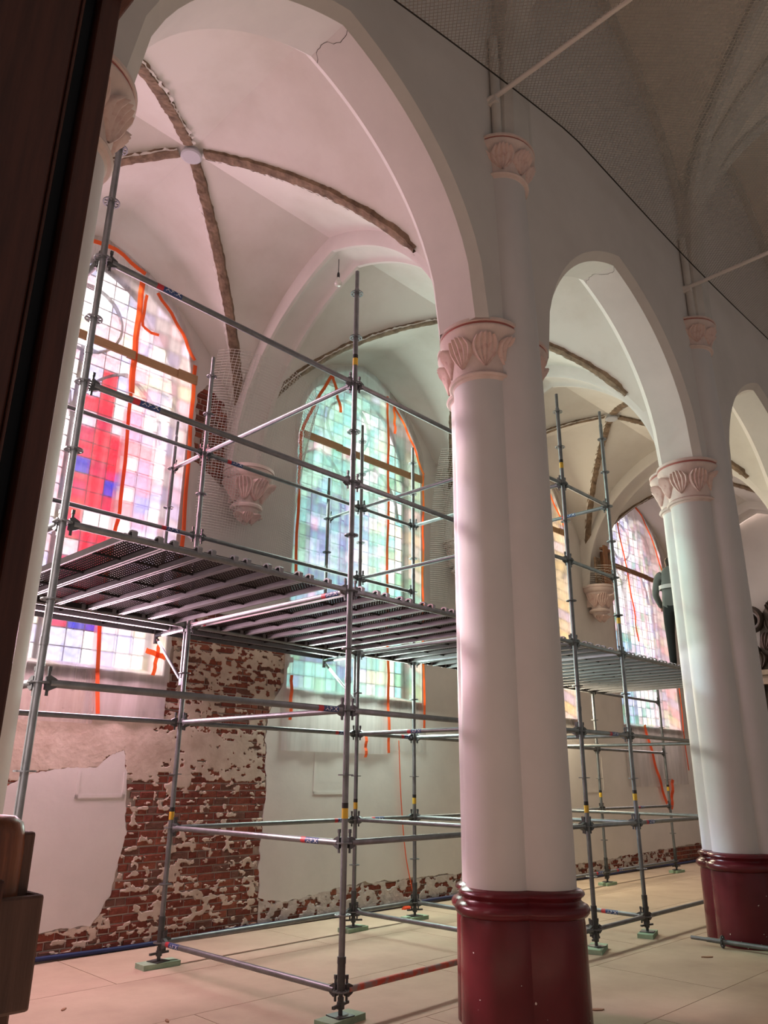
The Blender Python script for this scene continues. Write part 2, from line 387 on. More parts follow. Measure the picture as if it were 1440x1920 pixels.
while zr < 6.65:
    x = -3.4 + (ri % 2) * .055 + random.random() * .03
    while x < A1 - .3:
        L = .205 if (random.random() < .55) else .10
        xc, zc = x + L / 2, zr + .033
        if zr < 3.7: ok = inpoly(xc, zc, EXALL)
        else: ok = inpoly(xc, zc, PATCH2)
        if ok and not (zr > 2.70 and xc < -.62 and zr < 3.7): cand.append((x, zr, L))
        x += L + .013
    zr += rowh; ri += 1
def pri(c):
    x, z, L = c
    if -1.35 < x < .9 and z < 2.75: return 0
    if z > 5: return 1
    if -2.0 < x < 2.0: return 2
    return 3 + x
cand.sort(key=pri)
rest = MB()
for i, (x, z, L) in enumerate(cand):
    dx = (random.random() - .5) * .006; dep = WB + .004 + random.random() * .006; k = random.randrange(2)
    c = random.choices(range(4), (5, 4, 2, 2))[0]
    if i < 300:
        link('brick', (LONG if L > .15 else SHORT)[k][c], wall, (x + dx, dep, z), (0, (random.random() - .5) * .02, 0))
    else:
        b = brick_mesh(L, i % 40); rest.add([(p[0] + x, p[1] + dep, p[2] + z) for p in b.v], b.f, c)
o = part('brickwork', rest, BRICKS, wall); o['kind'] = 'stuff'

# plaster residue clinging to the brickwork
def residue(x0, x1, z0, z1, cell, field, mask=None):
    nx, nzc = int((x1 - x0) / cell), int((z1 - z0) / cell)
    X = x0 + np.arange(nx + 1) * cell; Z = z0 + np.arange(nzc + 1) * cell
    GX, GZ = np.meshgrid(X, Z, indexing='ij'); F = field(GX, GZ)
    b = MB(); depth = .002 + .004 * nz.fbm(GX * 6, GZ * 6)
    if mask is not None:
        for i in range(nx + 1):
            for j in range(nzc + 1):
                if F[i, j] > 0 and not mask(X[i], Z[j]): F[i, j] = -.02
    pos = F > 0
    for i in range(nx):
        for j in range(nzc):
            s = int(pos[i, j]) + int(pos[i + 1, j]) + int(pos[i + 1, j + 1]) + int(pos[i, j + 1])
            if s == 0: continue
            cs = [(i, j), (i + 1, j), (i + 1, j + 1), (i, j + 1)]; poly = []
            for q in range(4):
                a, c = cs[q], cs[(q + 1) % 4]; fa, fc = F[a], F[c]
                if fa > 0: poly.append((X[a[0]], WB - .004 + depth[a], Z[a[1]]))
                if (fa > 0) != (fc > 0):
                    t = fa / (fa - fc)
                    poly.append((X[a[0]] + (X[c[0]] - X[a[0]]) * t, WB + .008, Z[a[1]] + (Z[c[1]] - Z[a[1]]) * t))
            if len(poly) >= 3: b.add(poly, [tuple(range(len(poly)))])
    return b
n1, n2, n3 = Noise2(11), Noise2(12), Noise2(13)
def f_upper(x, z):
    n = n1.fbm(x * 13, z * 20, 4) * .75 + n2.fbm(x * 3, z * 3, 2) * .25
    beige = np.clip((-.55 - x) / .5, 0, 1) * np.clip((z - 1.5) / .3, 0, 1)           # solid beige coat left of the brick
    belt = np.clip(1 - np.abs(z - 1.98) / .42, 0, 1) * np.clip((1.2 - x), 0, 1)       # beige belt above the bare brick
    low = np.clip((1.72 - z) / .12, 0, 1)                                             # bare brick zone below
    thr = .50 - .20 * beige - .17 * belt + .065 * low
    brickline = .03 * np.sin(z / .080 * 2 * np.pi)
    return n - thr - brickline
o = part('plaster_residue', residue(-2.6, 1.15, 0.0, 3.55, .0135, lambda x, z: np.where((z > 2.66) & (x < -.64), -1, f_upper(x, z)), lambda x, z: inpoly(x, z, EXALL)), RESID, wall, label='beige remains of old plaster on the bricks'); o['kind'] = 'stuff'
def f_low(x, z): return n3.fbm(x * 10, z * 14, 4) - .46 + .12 * np.clip((.16 - z) / .1, 0, 1)
o = part('plaster_residue', residue(.8, 11.5, 0.02, .40, .016, f_low, lambda x, z: inpoly(x, z, EXALL)), RESIDW, wall, label='whitewash remains on the low brick course'); o['kind'] = 'stuff'

# window reveals: sloping sill and glass
def glass_colour(win, u, v, rnd):
    """u across -1..1, v height 0..1"""
    if win in (0, 1):
        hwf = .30 * min(1, max(0, (.80 - v) / .36))
        if v > .08 and abs(u - .30) < hwf:
            if v > .66: return rnd.choice(['orange', 'red', 'pink'])
            return rnd.choices(['red', 'crimson', 'pink', 'blue', 'white'], (7, 4, 1.0, .7, .5))[0]
        if v < .12: return rnd.choice(['white', 'cream', 'lavender', 'white'])
        return rnd.choices(['white', 'lavender', 'pink', 'cream'], (6, 4, 2, 1.5))[0]
    if win == 2:
        if abs(u + .32) < .2 and .08 < v < .60: return rnd.choices(['violet', 'lavender', 'teal'], (4, 2, 1))[0]
        if u < .1: return rnd.choices(['teal', 'mint', 'sky', 'green', 'pink'], (5, 5, 2, 2, .6))[0]
        return rnd.choices(['mint', 'white', 'teal', 'cream', 'green'], (5, 4, 3, 2, 1))[0]
    if win == 3: return rnd.choices(['yellow', 'cream', 'white', 'lavender'], (5, 4, 3, 1))[0]
    if v < .42 and u < .1: return rnd.choices(['sky', 'teal', 'green', 'white', 'lavender'], (4, 3, 3, 2, 2))[0]
    return rnd.choices(['white', 'pink', 'lavender', 'cream', 'green'], (5, 4, 2, 1, .6))[0]

pane_cache = {}
def pane_mesh(key, w_, h_):
    k = (key, round(w_, 3), round(h_, 3))
    if k not in pane_cache:
        b = MB(); b.box(-w_ / 2, w_ / 2, 0, .006, -h_ / 2, h_ / 2); pane_cache[k] = b.mesh('pane', GL[key])
    return pane_cache[k]
def arch_z(t): return SPR + (APX - SPR) * prof(t, .30)
GY = WB + .40                      # plane of the glass
pw, ph = .203, .205
for k in range(1, 5):
    ac = WIN_A[k]; rnd = random.Random(50 + k)
    # frame: ring of the opening at the glass plane
    fr = MB(); out = win_outline(ac, HW + .02, SILL - .02, SPR, APX + .02); inn = win_outline(ac, HW - .05, SILL + .04, SPR, APX - .06)
    n = len(out)
    for y in (GY - .03, GY + .03):
        o_ = len(fr.v); fr.v += [(p[0], y, p[1]) for p in out] + [(p[0], y, p[1]) for p in inn]
        for i in range(n):
            j = (i + 1) % n; fr.f.append((o_ + i, o_ + j, o_ + n + j, o_ + n + i)); fr.m.append(0)
    o_ = len(fr.v); fr.v += [(p[0], GY - .03, p[1]) for p in inn] + [(p[0], GY + .03, p[1]) for p in inn]
    for i in range(n):
        j = (i + 1) % n; fr.f.append((o_ + i, o_ + j, o_ + n + j, o_ + n + i)); fr.m.append(0)
    win = bstruct('window_%d' % k, fr, LEADM, label=['', 'stained glass window with a red figure', 'teal and green stained glass window', 'yellow stained glass window', 'pink and white stained glass window'][k])
    sl = MB(); sl.prism([(WB + .0, SILL - .02), (WB + .42, SILL + .10), (WB + .42, SILL - .12), (WB, SILL - .12)], 0, ac - HW, ac + HW)
    part('sill', sl, FRAMEM, win)
    # reveal lining
    rv = MB(); ol = win_outline(ac, HW + .001, SILL, SPR, APX + .001)
    rv.rings([[(p[0], WB + .001, p[1]) for p in ol], [(p[0], GY + .1, p[1]) for p in ol]], True)
    part('reveal', rv, FRAMEM, win)
    cames = MB()
    nx = int(round(2 * HW / pw)); x0 = ac - nx * pw / 2
    nzc = int((APX - SILL) / ph)
    # tracery curves: two lancet heads and a roundel as lead bars
    for s in (-1, 1):
        cxl = ac + s * .60
        cames.sweep([(cxl + .58 * t, GY - .012, 5.75 + .80 * prof(t, .5)) for t in [-1 + i / 10 for i in range(21)]], [(-.016, -.02), (.016, -.02), (.016, .02), (-.016, .02)], (0, 1, 0))
    cames.sweep([(ac + .46 * math.cos(a), GY - .012, 7.12 + .46 * math.sin(a)) for a in [2 * math.pi * i / 28 for i in range(29)]], [(-.016, -.02), (.016, -.02), (.016, .02), (-.016, .02)], (0, 1, 0))
    cames.box(ac - .03, ac + .03, GY - .03, GY + .01, SILL, 6.7)
    for i in range(nx + 1):
        x = x0 + i * pw; t = (x - ac) / HW; zt = arch_z(t) - .03
        cames.box(x - .006, x + .006, GY - .006, GY + .008, SILL + .05, zt)
    for j in range(nzc + 1):
        z = SILL + .05 + j * ph
        hw = HW - .03
        if z > SPR:
            lo, hi = 0, 1
            for _ in range(20):
                mid = (lo + hi) / 2
                if arch_z(mid) > z: lo = mid
                else: hi = mid
            hw = lo * HW - .03
        if hw > .05: cames.box(ac - hw, ac + hw, GY - .006, GY + .008, z - .006, z + .006)
        for i in range(nx):
            xc = x0 + (i + .5) * pw; zc = z + ph / 2
            t = max(abs(xc - pw / 2 - ac), abs(xc + pw / 2 - ac)) / HW
            key = glass_colour(k, (xc - ac) / HW, (zc - SILL) / (APX - SILL), rnd)
            if t <= 1 and z + ph < arch_z(t) - .03:
                link('pane', pane_mesh(key, pw - .012, ph - .012), win, (xc, GY + .002, zc))
            else:                       # pane cut to the curve of the arch
                xs_ = [xc - pw / 2 + .006 + (pw - .012) * q / 4 for q in range(5)]
                tops = [min(z + ph - .006, arch_z(min(1, abs(x_ - ac) / HW)) - .02) for x_ in xs_]
                if max(tops) < z + .03: continue
                pb = MB(); pb.rings([[(x_ - xc, 0, z + .006 - zc) for x_ in xs_], [(x_ - xc, 0, max(tp, z + .008) - zc) for x_, tp in zip(xs_, tops)]], False)
                link('pane', pb.mesh('pane', GL[key]), win, (xc, GY + .002, zc))
    part('lead_cames', cames, LEADM, win)
# ================================================================ END WALLS
b = MB(); b.box(3 * PP + .45, 3 * PP + .75, -9, WB + .5, -.1, 12.5); bstruct('wall_east', b, NAVEWALL, label='end wall of the aisle')
b = MB(); b.box(A0 - .3, A0, -9, WB + .5, -.1, 12.5); bstruct('wall_west', b, VAULT, label='back wall')

# ================================================================ ARCADE WALL
ZS = 5.57; HS = 1.66; ZAP = 7.62; NB, SB0, SB1, FBk = -.30, -.215, .20, .28
b = MB()
for k in range(-1, 4):
    ac = -PP / 2 + k * PP
    ts = [-1 + i / 22 for i in range(45)]
    def curve(d): return [(ac + (HS + d) * t, ZS + (ZAP + d - ZS) * prof(t, .45)) for t in ts]
    inner, outer = curve(0), curve(.09)
    lines = [[(x, NB, z) for x, z in outer], [(x, SB0, z) for x, z in inner], [(x, SB1, z) for x, z in inner], [(x, FBk, z) for x, z in outer]]
    b.rings(lines, False, [0, 1, 0])
    for y, zt in ((NB, 12.2), (FBk, 8.7)):
        pts = [(ac - PP / 2, ZS)] + outer + [(ac + PP / 2, ZS)]
        for i in range(len(pts) - 1):
            (xa, za), (xb, zb) = pts[i], pts[i + 1]
            if xb - xa < 1e-4: continue
            b.add([(xa, y, za), (xb, y, zb), (xb, y, zt), (xa, y, zt)], [(0, 1, 2, 3)], 2 if y < 0 else 0)
arc = bstruct('wall_arcade', b, [PLASTER, PLASTER, NAVEWALL], 28, 'nave arcade wall with pointed arches')
for k in (0, 1):          # hairline cracks across the crowns of the arches
    cb_ = MB(); rc = random.Random(k); l1, l2 = [], []
    for i in range(15):
        x = -PP / 2 + k * PP + .03 + rc.uniform(-.02, .02) + .05 * math.sin(i * .5); y = SB0 + (SB1 - SB0) * i / 14
        z = ZS + (ZAP - ZS) * prof((x + PP / 2 - k * PP) / HS, .45) - .003; l1.append((x, y, z)); l2.append((x + .005, y, z))
    cb_.rings([l1, l2], False); part('crack', cb_, ROPE, arc)
# ================================================================ AISLE VAULT
VZ, VC = 5.50, 8.06
YA, YB = .28, WB
def vaultp(k, u, v):
    return Vector((-PP / 2 + k * PP + u * PP / 2 + .07, (YA + YB) / 2 + v * (YB - YA) / 2, VZ + (VC - VZ) * prof(min(abs(u), abs(v)), .35)))
SCARJ = random.Random(5); SN = Noise2(77)
def make_vault(k):
    n = 40; b = MB()
    vs = [vaultp(k, -1 + 2 * i / n, -1 + 2 * j / n) for i in range(n + 1) for j in range(n + 1)]
    fs = []
    for i in range(n):
        for j in range(n):
            a, c, d, e = i * (n + 1) + j, (i + 1) * (n + 1) + j, (i + 1) * (n + 1) + j + 1, i * (n + 1) + j + 1
            if (i < n // 2) == (j < n // 2): fs += [(a, c, d), (a, d, e)]
            else: fs += [(a, c, e), (c, d, e)]
    b.add(vs, fs)
    o = bstruct('ceiling', b, VAULT, 9, 'plastered cross vault over the aisle')
    # scars of the removed ribs: rough exposed lath strips along the groins
    for su, sv in ((1, 1), (1, -1), (-1, 1), (-1, -1)):
        path = []; prof_l = []
        t1 = .955 if sv > 0 else .80
        m = MB(); N_ = 70; rings = []
        sd = Vector((-sv, su, 0)).normalized()
        for q in range(N_ + 1):
            t = .045 + (t1 - .045) * q / N_
            p = vaultp(k, su * t, sv * t)
            wl = .044 + .022 * float(SN.fbm(q * .35 + 9 * su, k * 7 + sv)) + SCARJ.uniform(-.005, .005); wr = .044 + .022 * float(SN.fbm(q * .35 + 31, k * 5 + su + 3)) + SCARJ.uniform(-.005, .005)
            if q > N_ - 3: wl *= .6; wr *= .6
            dn = Vector((0, 0, -.035 + SCARJ.uniform(-.012, .012))); 
            tt = (vaultp(k, su * (t + .01), sv * (t + .01)) - p).normalized(); nn = Vector(tt.cross(sd)); nn = nn if nn.z < 0 else -nn
            h = .022 + SCARJ.uniform(-.005, .005)
            rings.append([p + sd * (wl + .012) - nn * .05, p + sd * wl + nn * h, p + sd * wl * .3 + nn * (h + .012 * SCARJ.random()), p - sd * wr * .4 + nn * (h + .004), p - sd * wr + nn * h * .8, p - sd * (wr + .012) - nn * .05])
        m.rings(rings, False)
        part('rib_scar', m, LATH, o, label='strip of bare brown lath where a rib was removed')
        # broken plaster lip along one side of the strip
        lip = MB(); rr = []
        for q in range(0, N_ + 1):
            t = .045 + (t1 - .045) * q / N_; p = vaultp(k, su * t, sv * t)
            w0 = .062 + SCARJ.uniform(-.01, .012); w1 = w0 + max(.004, SCARJ.uniform(-.02, .035))
            rr.append([p + sd * w0 - Vector((0, 0, .026)), p + sd * w1 - Vector((0, 0, .012))])
        lip.rings(rr, False); part('plaster_lip', lip, VAULT, o)
    if k == 0:
        for pts in (((-.55, .62), (-.48, .58), (-.40, .60), (-.33, .55), (-.28, .56)), ((-.45, .48), (-.44, .56), (-.41, .62), (-.40, .70), (-.37, .78))):
            cr = MB(); P = [vaultp(k, q.x + SCARJ.uniform(-.004, .004), q.y + SCARJ.uniform(-.004, .004)) + Vector((0, 0, -.004)) for q in spl([(u, v, 0) for u, v in pts], 4)]
            l1 = [p + Vector((.0016, .0016, 0)) for p in P]; l2 = [p - Vector((.0016, .0016, 0)) for p in P]; cr.rings([l1, l2], False)
            part('crack', cr, ROPE, o)
    return o
vaults = [make_vault(k) for k in range(-1, 4)]
# boss plates
for k, lab in ((0, 'round grey plate at the crossing of the near pink vault'), (1, 'round grey plate at the vault crossing behind the first pillar'), (2, 'round grey plate at the vault crossing behind the far scaffold')):
    p = vaultp(k, 0, 0); e = MB()
    e.lathe([(.001, -.085), (.095, -.085), (.112, -.075), (.112, -.055), (.085, -.02), (.085, .0)], 28, mis=[0] * 5)
    o = link('boss_plate', e.mesh('boss_plate', DISC, 30), None, BW(p.x, p.y, p.z), (0, 0, TH)); tag(o, lab, 'ceiling plate', 'vault boss plates')

# aisle transverse arches
YM = (.36 + 4.18) / 2; HY = (4.18 - .36) / 2
for k in range(-2, 4):
    m = MB(); path = [(k * PP + .035 + .07 * (b_ / WB), b_, VZ + .06 + (7.80 - VZ) * prof((b_ - YM) / HY, .50)) for b_ in [YM + HY * (-1 + i / 24) for i in range(49)]]
    path = [(k * PP + .05, .36, 5.2)] + path + [(k * PP + .10, 4.18, 5.45)]
    pr = [(-.26, .30), (-.26, .04), (-.235, 0), (-.19, 0), (-.17, .03), (-.13, .05), (.13, .05), (.17, .03), (.19, 0), (.235, 0), (.26, .04), (.26, .30)]
    cen = Vector((k * PP, YM, VZ - .6))
    rings = []
    for i, p in enumerate(path):
        p = Vector(p); t = (Vector(path[min(i + 1, len(path) - 1)]) - Vector(path[max(i - 1, 0)])).normalized(); sd = Vector((1, 0, 0)); nn = t.cross(sd).normalized()
        if nn.dot(cen - p) > 0: nn = -nn
        rings.append([p + sd * a + nn * h for a, h in pr])
    m.rings(rings, False)
    bstruct('trim_%d' % (k + 3), m, PLASTER, 35, 'transverse arch across the aisle vault')

# ================================================================ NAVE VAULT
NZ, NC_, NYA, NYB = 8.75, 12.3, NB, -8.2
def nvp(k, u, v): return Vector((-PP / 2 + k * PP + u * PP / 2, (NYA + NYB) / 2 - v * (NYA - NYB) / 2 * -1, NZ + (NC_ - NZ) * prof(min(abs(u), abs(v)), .25)))
for k in range(-1, 4):
    n = 36; b = MB(); vs = [nvp(k, -1 + 2 * i / n, -1 + 2 * j / n) for i in range(n + 1) for j in range(n + 1)]; fs = []
    for i in range(n):
        for j in range(n):
            a, c, d, e = i * (n + 1) + j, (i + 1) * (n + 1) + j, (i + 1) * (n + 1) + j + 1, i * (n + 1) + j + 1
            if (i < n // 2) == (j < n // 2): fs += [(a, c, d), (a, d, e)]
            else: fs += [(a, c, e), (c, d, e)]
    b.add(vs, fs); o = bstruct('ceiling', b, NVAULT, 9, 'dim cross vault high over the nave')
    for su, sv in ((1, 1), (-1, 1), (1, -1), (-1, -1)):
        rb = MB(); path = [nvp(k, su * t, sv * t) for t in [i / 24 for i in range(25)]]
        rb.sweep(path, [(-.09, -.14), (-.09, -.06), (-.045, .0), (.045, 0), (.09, -.06), (.09, -.14)] if False else [(-.09, .10), (-.09, -.05), (-.04, -.10), (.04, -.10), (.09, -.05), (.09, .10)], Vector((su * PP / 2, sv * (NYA - NYB) / 2, 0)).normalized() + Vector((0, 0, 1)))
        part('vault_rib', rb, RIBM, o, 35)
    wr = MB(); path = [nvp(k, t, 1) + Vector((0, -.03, 0)) for t in [-1 + i / 20 for i in range(41)]]
    wr.sweep(path, [(-.07, .08), (-.07, -.06), (.07, -.06), (.07, .08)], (0, -1, 0)); part('wall_rib', wr, RIBM, o, 35)
for k in range(-1, 4):
    tr = MB(); path = [(k * PP, (NYA + NYB) / 2 - v * (NYA - NYB) / 2 * -1, NZ + (NC_ - NZ - .05) * prof(v, .25) - .02) for v in [1 - i / 20 for i in range(41)]]
    path = [(k * PP - .06, NB - .09, 7.64), (k * PP - .04, NB - .09, 8.2), (k * PP, NB - .09, NZ)] + [p for p in path if p[1] < NB - .14]
    tr.sweep(path, [(-.20, .25), (-.20, -.03), (-.14, -.10), (.14, -.10), (.20, -.03), (.20, .25)], (0, 1, 1))
    for sx in (-1, 1): tr.tube((k * PP + sx * .27, NB - .05, 7.64), (k * PP + sx * .27, NB - .05, NZ + .3), .05, n=12)
    bstruct('trim_%d' % (k + 8), tr, RIBM, 35, 'transverse rib of the nave vault')

# ================================================================ PILLARS
PO, PR, PON = .208, .265, .200
def lobe(th, r, o=PO):
    best = .30
    for c in (0, math.pi / 2, math.pi, 1.5 * math.pi):
        o = PON if c > 4 else PO; ph = th - c; s = o * math.sin(ph)
        if abs(s) < r:
            q = o * math.cos(ph) + math.sqrt(r * r - s * s)
            if q > best: best = q
    return best
def lobering(z, dr, n=96): return [(lobe(2 * math.pi * k / n, PR + dr) * math.cos(2 * math.pi * k / n), lobe(2 * math.pi * k / n, PR + dr) * math.sin(2 * math.pi * k / n), z) for k in range(n)]
def leaf_mesh():
    """upright palmette: point at the bottom, fanned and fluted, curling out at the top; local +X is outwards, z from 0"""
    b = MB(); nu, nv = 30, 9; H = .30; W = .128
    rows = []
    for j in range(nv + 1):
        t = j / nv; wd = W * (math.sin(min(1, t * 1.25 + .04) * math.pi / 2) ** .9) * (1 - .22 * max(0, t - .8) / .2)
        rr = []
        for i in range(nu + 1):
            u = -1 + 2 * i / nu
            flute = .014 * math.cos(u * math.pi * 5.0) * (.35 + .65 * t)
            x = .034 + .058 * t * t + flute + .03 * (1 - u * u) * t
            if t > .85: x += .012
            edge = -.045 if abs(u) == 1 else 0
            zz = H * t * (1 - .10 * u * u * t)
            rr.append((x + edge, u * wd, zz))
        rows.append(rr)
    b.rings(rows, False); b.f.append(tuple(range(nv * (nu + 1), (nv + 1) * (nu + 1)))); b.m.append(0)
    return b.mesh('leaf', LEAFM, 50)
LEAF = leaf_mesh()
def capital(parent, cx, cy_, z0, dirs, label=None, s=1.0, hs=.93):
    """round capital over one shaft; dirs = directions (radians) in which leaves show"""
    r = PR * s
    pf = [(r, z0 - .06), (r + .012, z0 - .035), (r + .035, z0 - .03), (r + .045, z0 - .012), (r + .04, z0 + .005), (r + .022, z0 + .018), (r + .012, z0 + .03),
          (r + .012, z0 + .10), (r + .03, z0 + .26), (r + .07, z0 + .37), (r + .075, z0 + .385), (r + .085, z0 + .40), (r + .118, z0 + .45), (r + .122, z0 + .465), (r + .118, z0 + .478), (r + .112, z0 + .482), (r + .112, z0 + .505), (r + .125, z0 + .51), (r + .125, z0 + .54), (r + .10, z0 + .555), (.02, z0 + .555)]
    mis = [0] * (len(pf) - 1); mis[4] = 1; mis[14] = 1; mis[15] = 1
    b = MB(); b.lathe([(q, z0 + (z - z0) * hs) for q, z in pf], 40, (cx, cy_), mis)
    o = part('capital', b, [CAPM, REDLINE], parent, 40, label=label)
    for d in dirs:
        link('leaf', LEAF, o, (cx + (r - .012) * math.cos(d), cy_ + (r - .012) * math.sin(d), z0 + .075 * hs), (0, 0, d), (1, 1, hs))
    return o
def fan(c, n=7, step=R(44)): return [c + (i - (n - 1) / 2) * step for i in range(n)]
for k, lab in ((-1, 'white clustered pillar mostly hidden behind the dark wooden panelling'), (0, 'nearest white clustered pillar with oxblood red base, beside the near scaffold'),
               (1, 'second white clustered pillar with oxblood base, beyond the far scaffold'), (2, 'clustered pillar at the edge of the photo, only its side capital showing')):
    root = empty('clustered_pillar', BW(k * PP + (.075, 0, -.05, -.05)[k + 1], 0, 0), TH); tag(root, lab, 'pillar', 'arcade pillars', 'structure')
    b = MB(); b.rings([lobering(z, 0) for z in (.90, 2.2, 3.6, 5.12)]); part('shaft', b, STONE, root, 35)
    b = MB(); b.rings([lobering(z, dr) for z, dr in ((.735, .035), (.745, .065), (.765, .082), (.79, .085), (.812, .075), (.825, .05), (.838, .030), (.852, .025), (.865, .032), (.873, .046), (.886, .055), (.90, .052), (.912, .038), (.92, .015), (.93, -.01))]); part('base_moulding', b, RED, root, 40)
    b = MB(); b.rings([lobering(z, dr) for z, dr in ((0, .052), (.35, .050), (.70, .046), (.738, .04))]); plo = part('plinth', b, RED, root, 35)
    # worn chips in the paint
    rc = random.Random(k + 30); ch = MB()
    for q in range(22):
        th = rc.uniform(math.pi * .95, math.pi * 1.75); z = abs(rc.gauss(.05, .09)) + .01 if q < 17 else rc.uniform(.1, .7)
        rad = lobe(th, PR + .052) + .0012; s = rc.uniform(.002, .009); c = Vector((rad * math.cos(th), rad * math.sin(th), z))
        th2 = th + .01; tg = (Vector((lobe(th2, PR + .052) * math.cos(th2), lobe(th2, PR + .052) * math.sin(th2), z)) - Vector((lobe(th, PR + .052) * math.cos(th), lobe(th, PR + .052) * math.sin(th), z))).normalized()
        pts = [c + tg * (s * rc.uniform(.6, 1.5) * math.cos(a)) + Vector((0, 0, s * rc.uniform(.5, 1.3) * math.sin(a))) for a in [j * math.pi / 3.5 for j in range(7)]]
        ch.add(pts, [tuple(range(7))])
    part('paint_chip', ch, CHIP, plo).__setitem__('kind', 'stuff')
    capital(root, -PO, 0, 5.09, fan(math.pi, 5), 'carved leaf capital under the arch')
    capital(root, PO, 0, 5.09, fan(0, 5), 'carved leaf capital under the arch')
    capital(root, 0, PO, 5.09, fan(math.pi / 2, 5), 'carved leaf capital towards the aisle')
    # nave shaft runs on to the high capital
    b = MB(); b.rings([[((PR - dr) * math.cos(2 * math.pi * q / 40) - lean, (PR - dr) * math.sin(2 * math.pi * q / 40) - off, z) for q in range(40)] for z, dr, off, lean in ((5.0, 0, PON, 0), (6.2, 0, .19, .03), (7.28, .002, .185, .07))]); part('wall_shaft', b, STONE, root, 35, label='tall shaft running up the nave wall')
    capital(root, -.07, -.185, 7.27, fan(-math.pi / 2, 5), 'high capital under the nave vault', .98, .74)

# ================================================================ WALL CORBELS
def corbel(a, lab):
    root = empty('wall_corbel', BW(a, WB - .20, 4.75), TH); tag(root, lab, 'corbel', 'carved wall corbels')
    b = MB(); pf = [(.005, .0), (.05, .03), (.11, .10), (.15, .17), (.165, .20), (.205, .21), (.215, .235), (.20, .26), (.17, .27)]
    b.lathe(pf, 28); part('pendant', b, CAPM, root, 40)
    b = MB(); b.lathe([(.165, .26), (.17, .32), (.21, .46), (.27, .58), (.275, .60), (.30, .61), (.33, .66), (.335, .68), (.325, .685), (.325, .70), (.34, .705), (.34, .745), (.31, .76), (.02, .76)], 32, mis=[0] * 7 + [1] + [0] * 5); bell = part('bell', b, [CAPM, REDLINE], root, 40)
    for d in fan(-math.pi / 2, 5, R(44)): link('leaf', LEAF, bell, (.165 * math.cos(d), .165 * math.sin(d), .30), (0, .18, d), (1.15, 1, .95))
    b = MB(); b.box(-.15, .15, .05, .26, .32, .70); part('back_block', b, CAPM, root)
    for d in fan(-math.pi / 2, 4, R(46)): link('leaf', LEAF, root, (.07 * math.cos(d), .07 * math.sin(d), .02), (0, .5, d), (.6, .6, .55))
corbel(.10, 'carved corbel behind the white debris net by the red window'); corbel(PP + .10, 'carved corbel beside the near pillar, mostly hidden'); corbel(2 * PP + .10, 'carved corbel under the stacked timbers by the pink window')

# ================================================================ PLASTIC SHEETS over the windows
def sheet(k, left_mat, right_mat, split, bottom, labels, tapes, extra=None):
    ac = WIN_A[k]; root = empty('plastic_sheet', BW(ac, WB - .03, bottom), TH)
    tag(root, labels, 'plastic sheet', 'plastic sheets over the windows')
    n = Noise2(90 + k)
    def film_part(x0, x1, off, m, name, bot):
        nx = max(4, int((x1 - x0) / .06)); cols = []
        for i in range(nx + 1):
            x = x0 + (x1 - x0) * i / nx; t = max(-1, min(1, (x - ac) / (HW + .10))); top = SPR + .03 + (APX + .05 - SPR) * prof(t, .30)
            cols.append([(x - ac, off - .035 * (float(n.fbm(x * 3.1 + 3, z * .45, 3)) - .5) - .01 * math.sin(x * 17 + 1.5 * math.sin(z)), z - bottom) for z in [bot + (top - bot) * j / 40 for j in range(41)]])
        b = MB(); b.rings(cols, False); return part(name, b, m, root, 60)
    film_part(ac - HW - .06, split + .05, -.004, left_mat, 'film', bottom)
    film_part(split - .05, ac + HW + .06, .010, right_mat, 'film', bottom + .05)
    for pts, wd in tapes:
        tp = MB(); P = [Vector((p[0] - ac, -.034, p[1] - bottom)) for p in pts]; P = spl(P, 5) if len(P) > 2 else [P[0] + (P[1] - P[0]) * i / 8 for i in range(9)]
        l1, l2 = [], []
        for i, p in enumerate(P):
            d = (P[min(i + 1, len(P) - 1)] - P[max(i - 1, 0)]).normalized(); s = Vector((-d.z, 0, d.x)) * wd / 2
            wv = .012 * math.sin(i * 1.7)
            l1.append(p + s + Vector((0, wv - .002, 0))); l2.append(p - s + Vector((0, wv, 0)))
        tp.rings([l1, l2], False); part('tape_strip', tp, TAPE, root)
    return root
sheet(1, FILMC, FILMM, -1.58, 2.2, 'plastic sheet over the red stained glass window, parted by orange tape',
      [([(-1.62, 7.66), (-1.61, 6.82), (-1.585, 6.08)], .075), ([(-1.585, 6.08), (-1.54, 4.71), (-1.57, 4.24)], .045), ([(-1.57, 4.24), (-1.61, 3.37), (-1.5, 2.3)], .045),
       ([(-2.75, 7.72), (-2.13, 7.93), (-1.60, 7.78)], .06), ([(-1.40, 7.60), (-1.05, 7.25), (-.78, 6.86)], .05), ([(-.76, 6.80), (-.74, 5.94), (-.70, 4.52), (-.70, 3.6)], .055),
       ([(-1.54, 7.5), (-1.54, 7.05), (-1.32, 7.0)], .04), ([(-1.02, 3.03), (-.76, 2.97)], .06), ([(-.86, 3.12), (-.90, 2.76)], .045)])
sheet(2, FILMM, FILMC, 2.86, 2.0, 'plastic sheet over the teal stained glass window with a taped seam',
      [([(1.62, 7.62), (1.34, 7.10), (1.06, 6.47)], .05), ([(1.06, 6.47), (1.06, 5.71), (1.07, 4.3)], .05), ([(1.62, 7.62), (1.82, 7.04)], .06), ([(2.95, 7.64), (3.40, 7.1), (3.71, 6.54)], .05),
       ([(3.71, 6.54), (3.69, 5.5), (3.67, 4.3), (3.68, 2.4)], .045), ([(3.0, 7.55), (3.02, 7.08)], .055), ([(2.84, 7.7), (2.87, 6.23), (2.86, 4.3), (2.90, 2.86), (2.92, 2.02)], .05), ([(2.46, 2.3), (2.46, 1.95)], .05), ([(1.09, 2.95), (1.10, 2.38)], .05)])
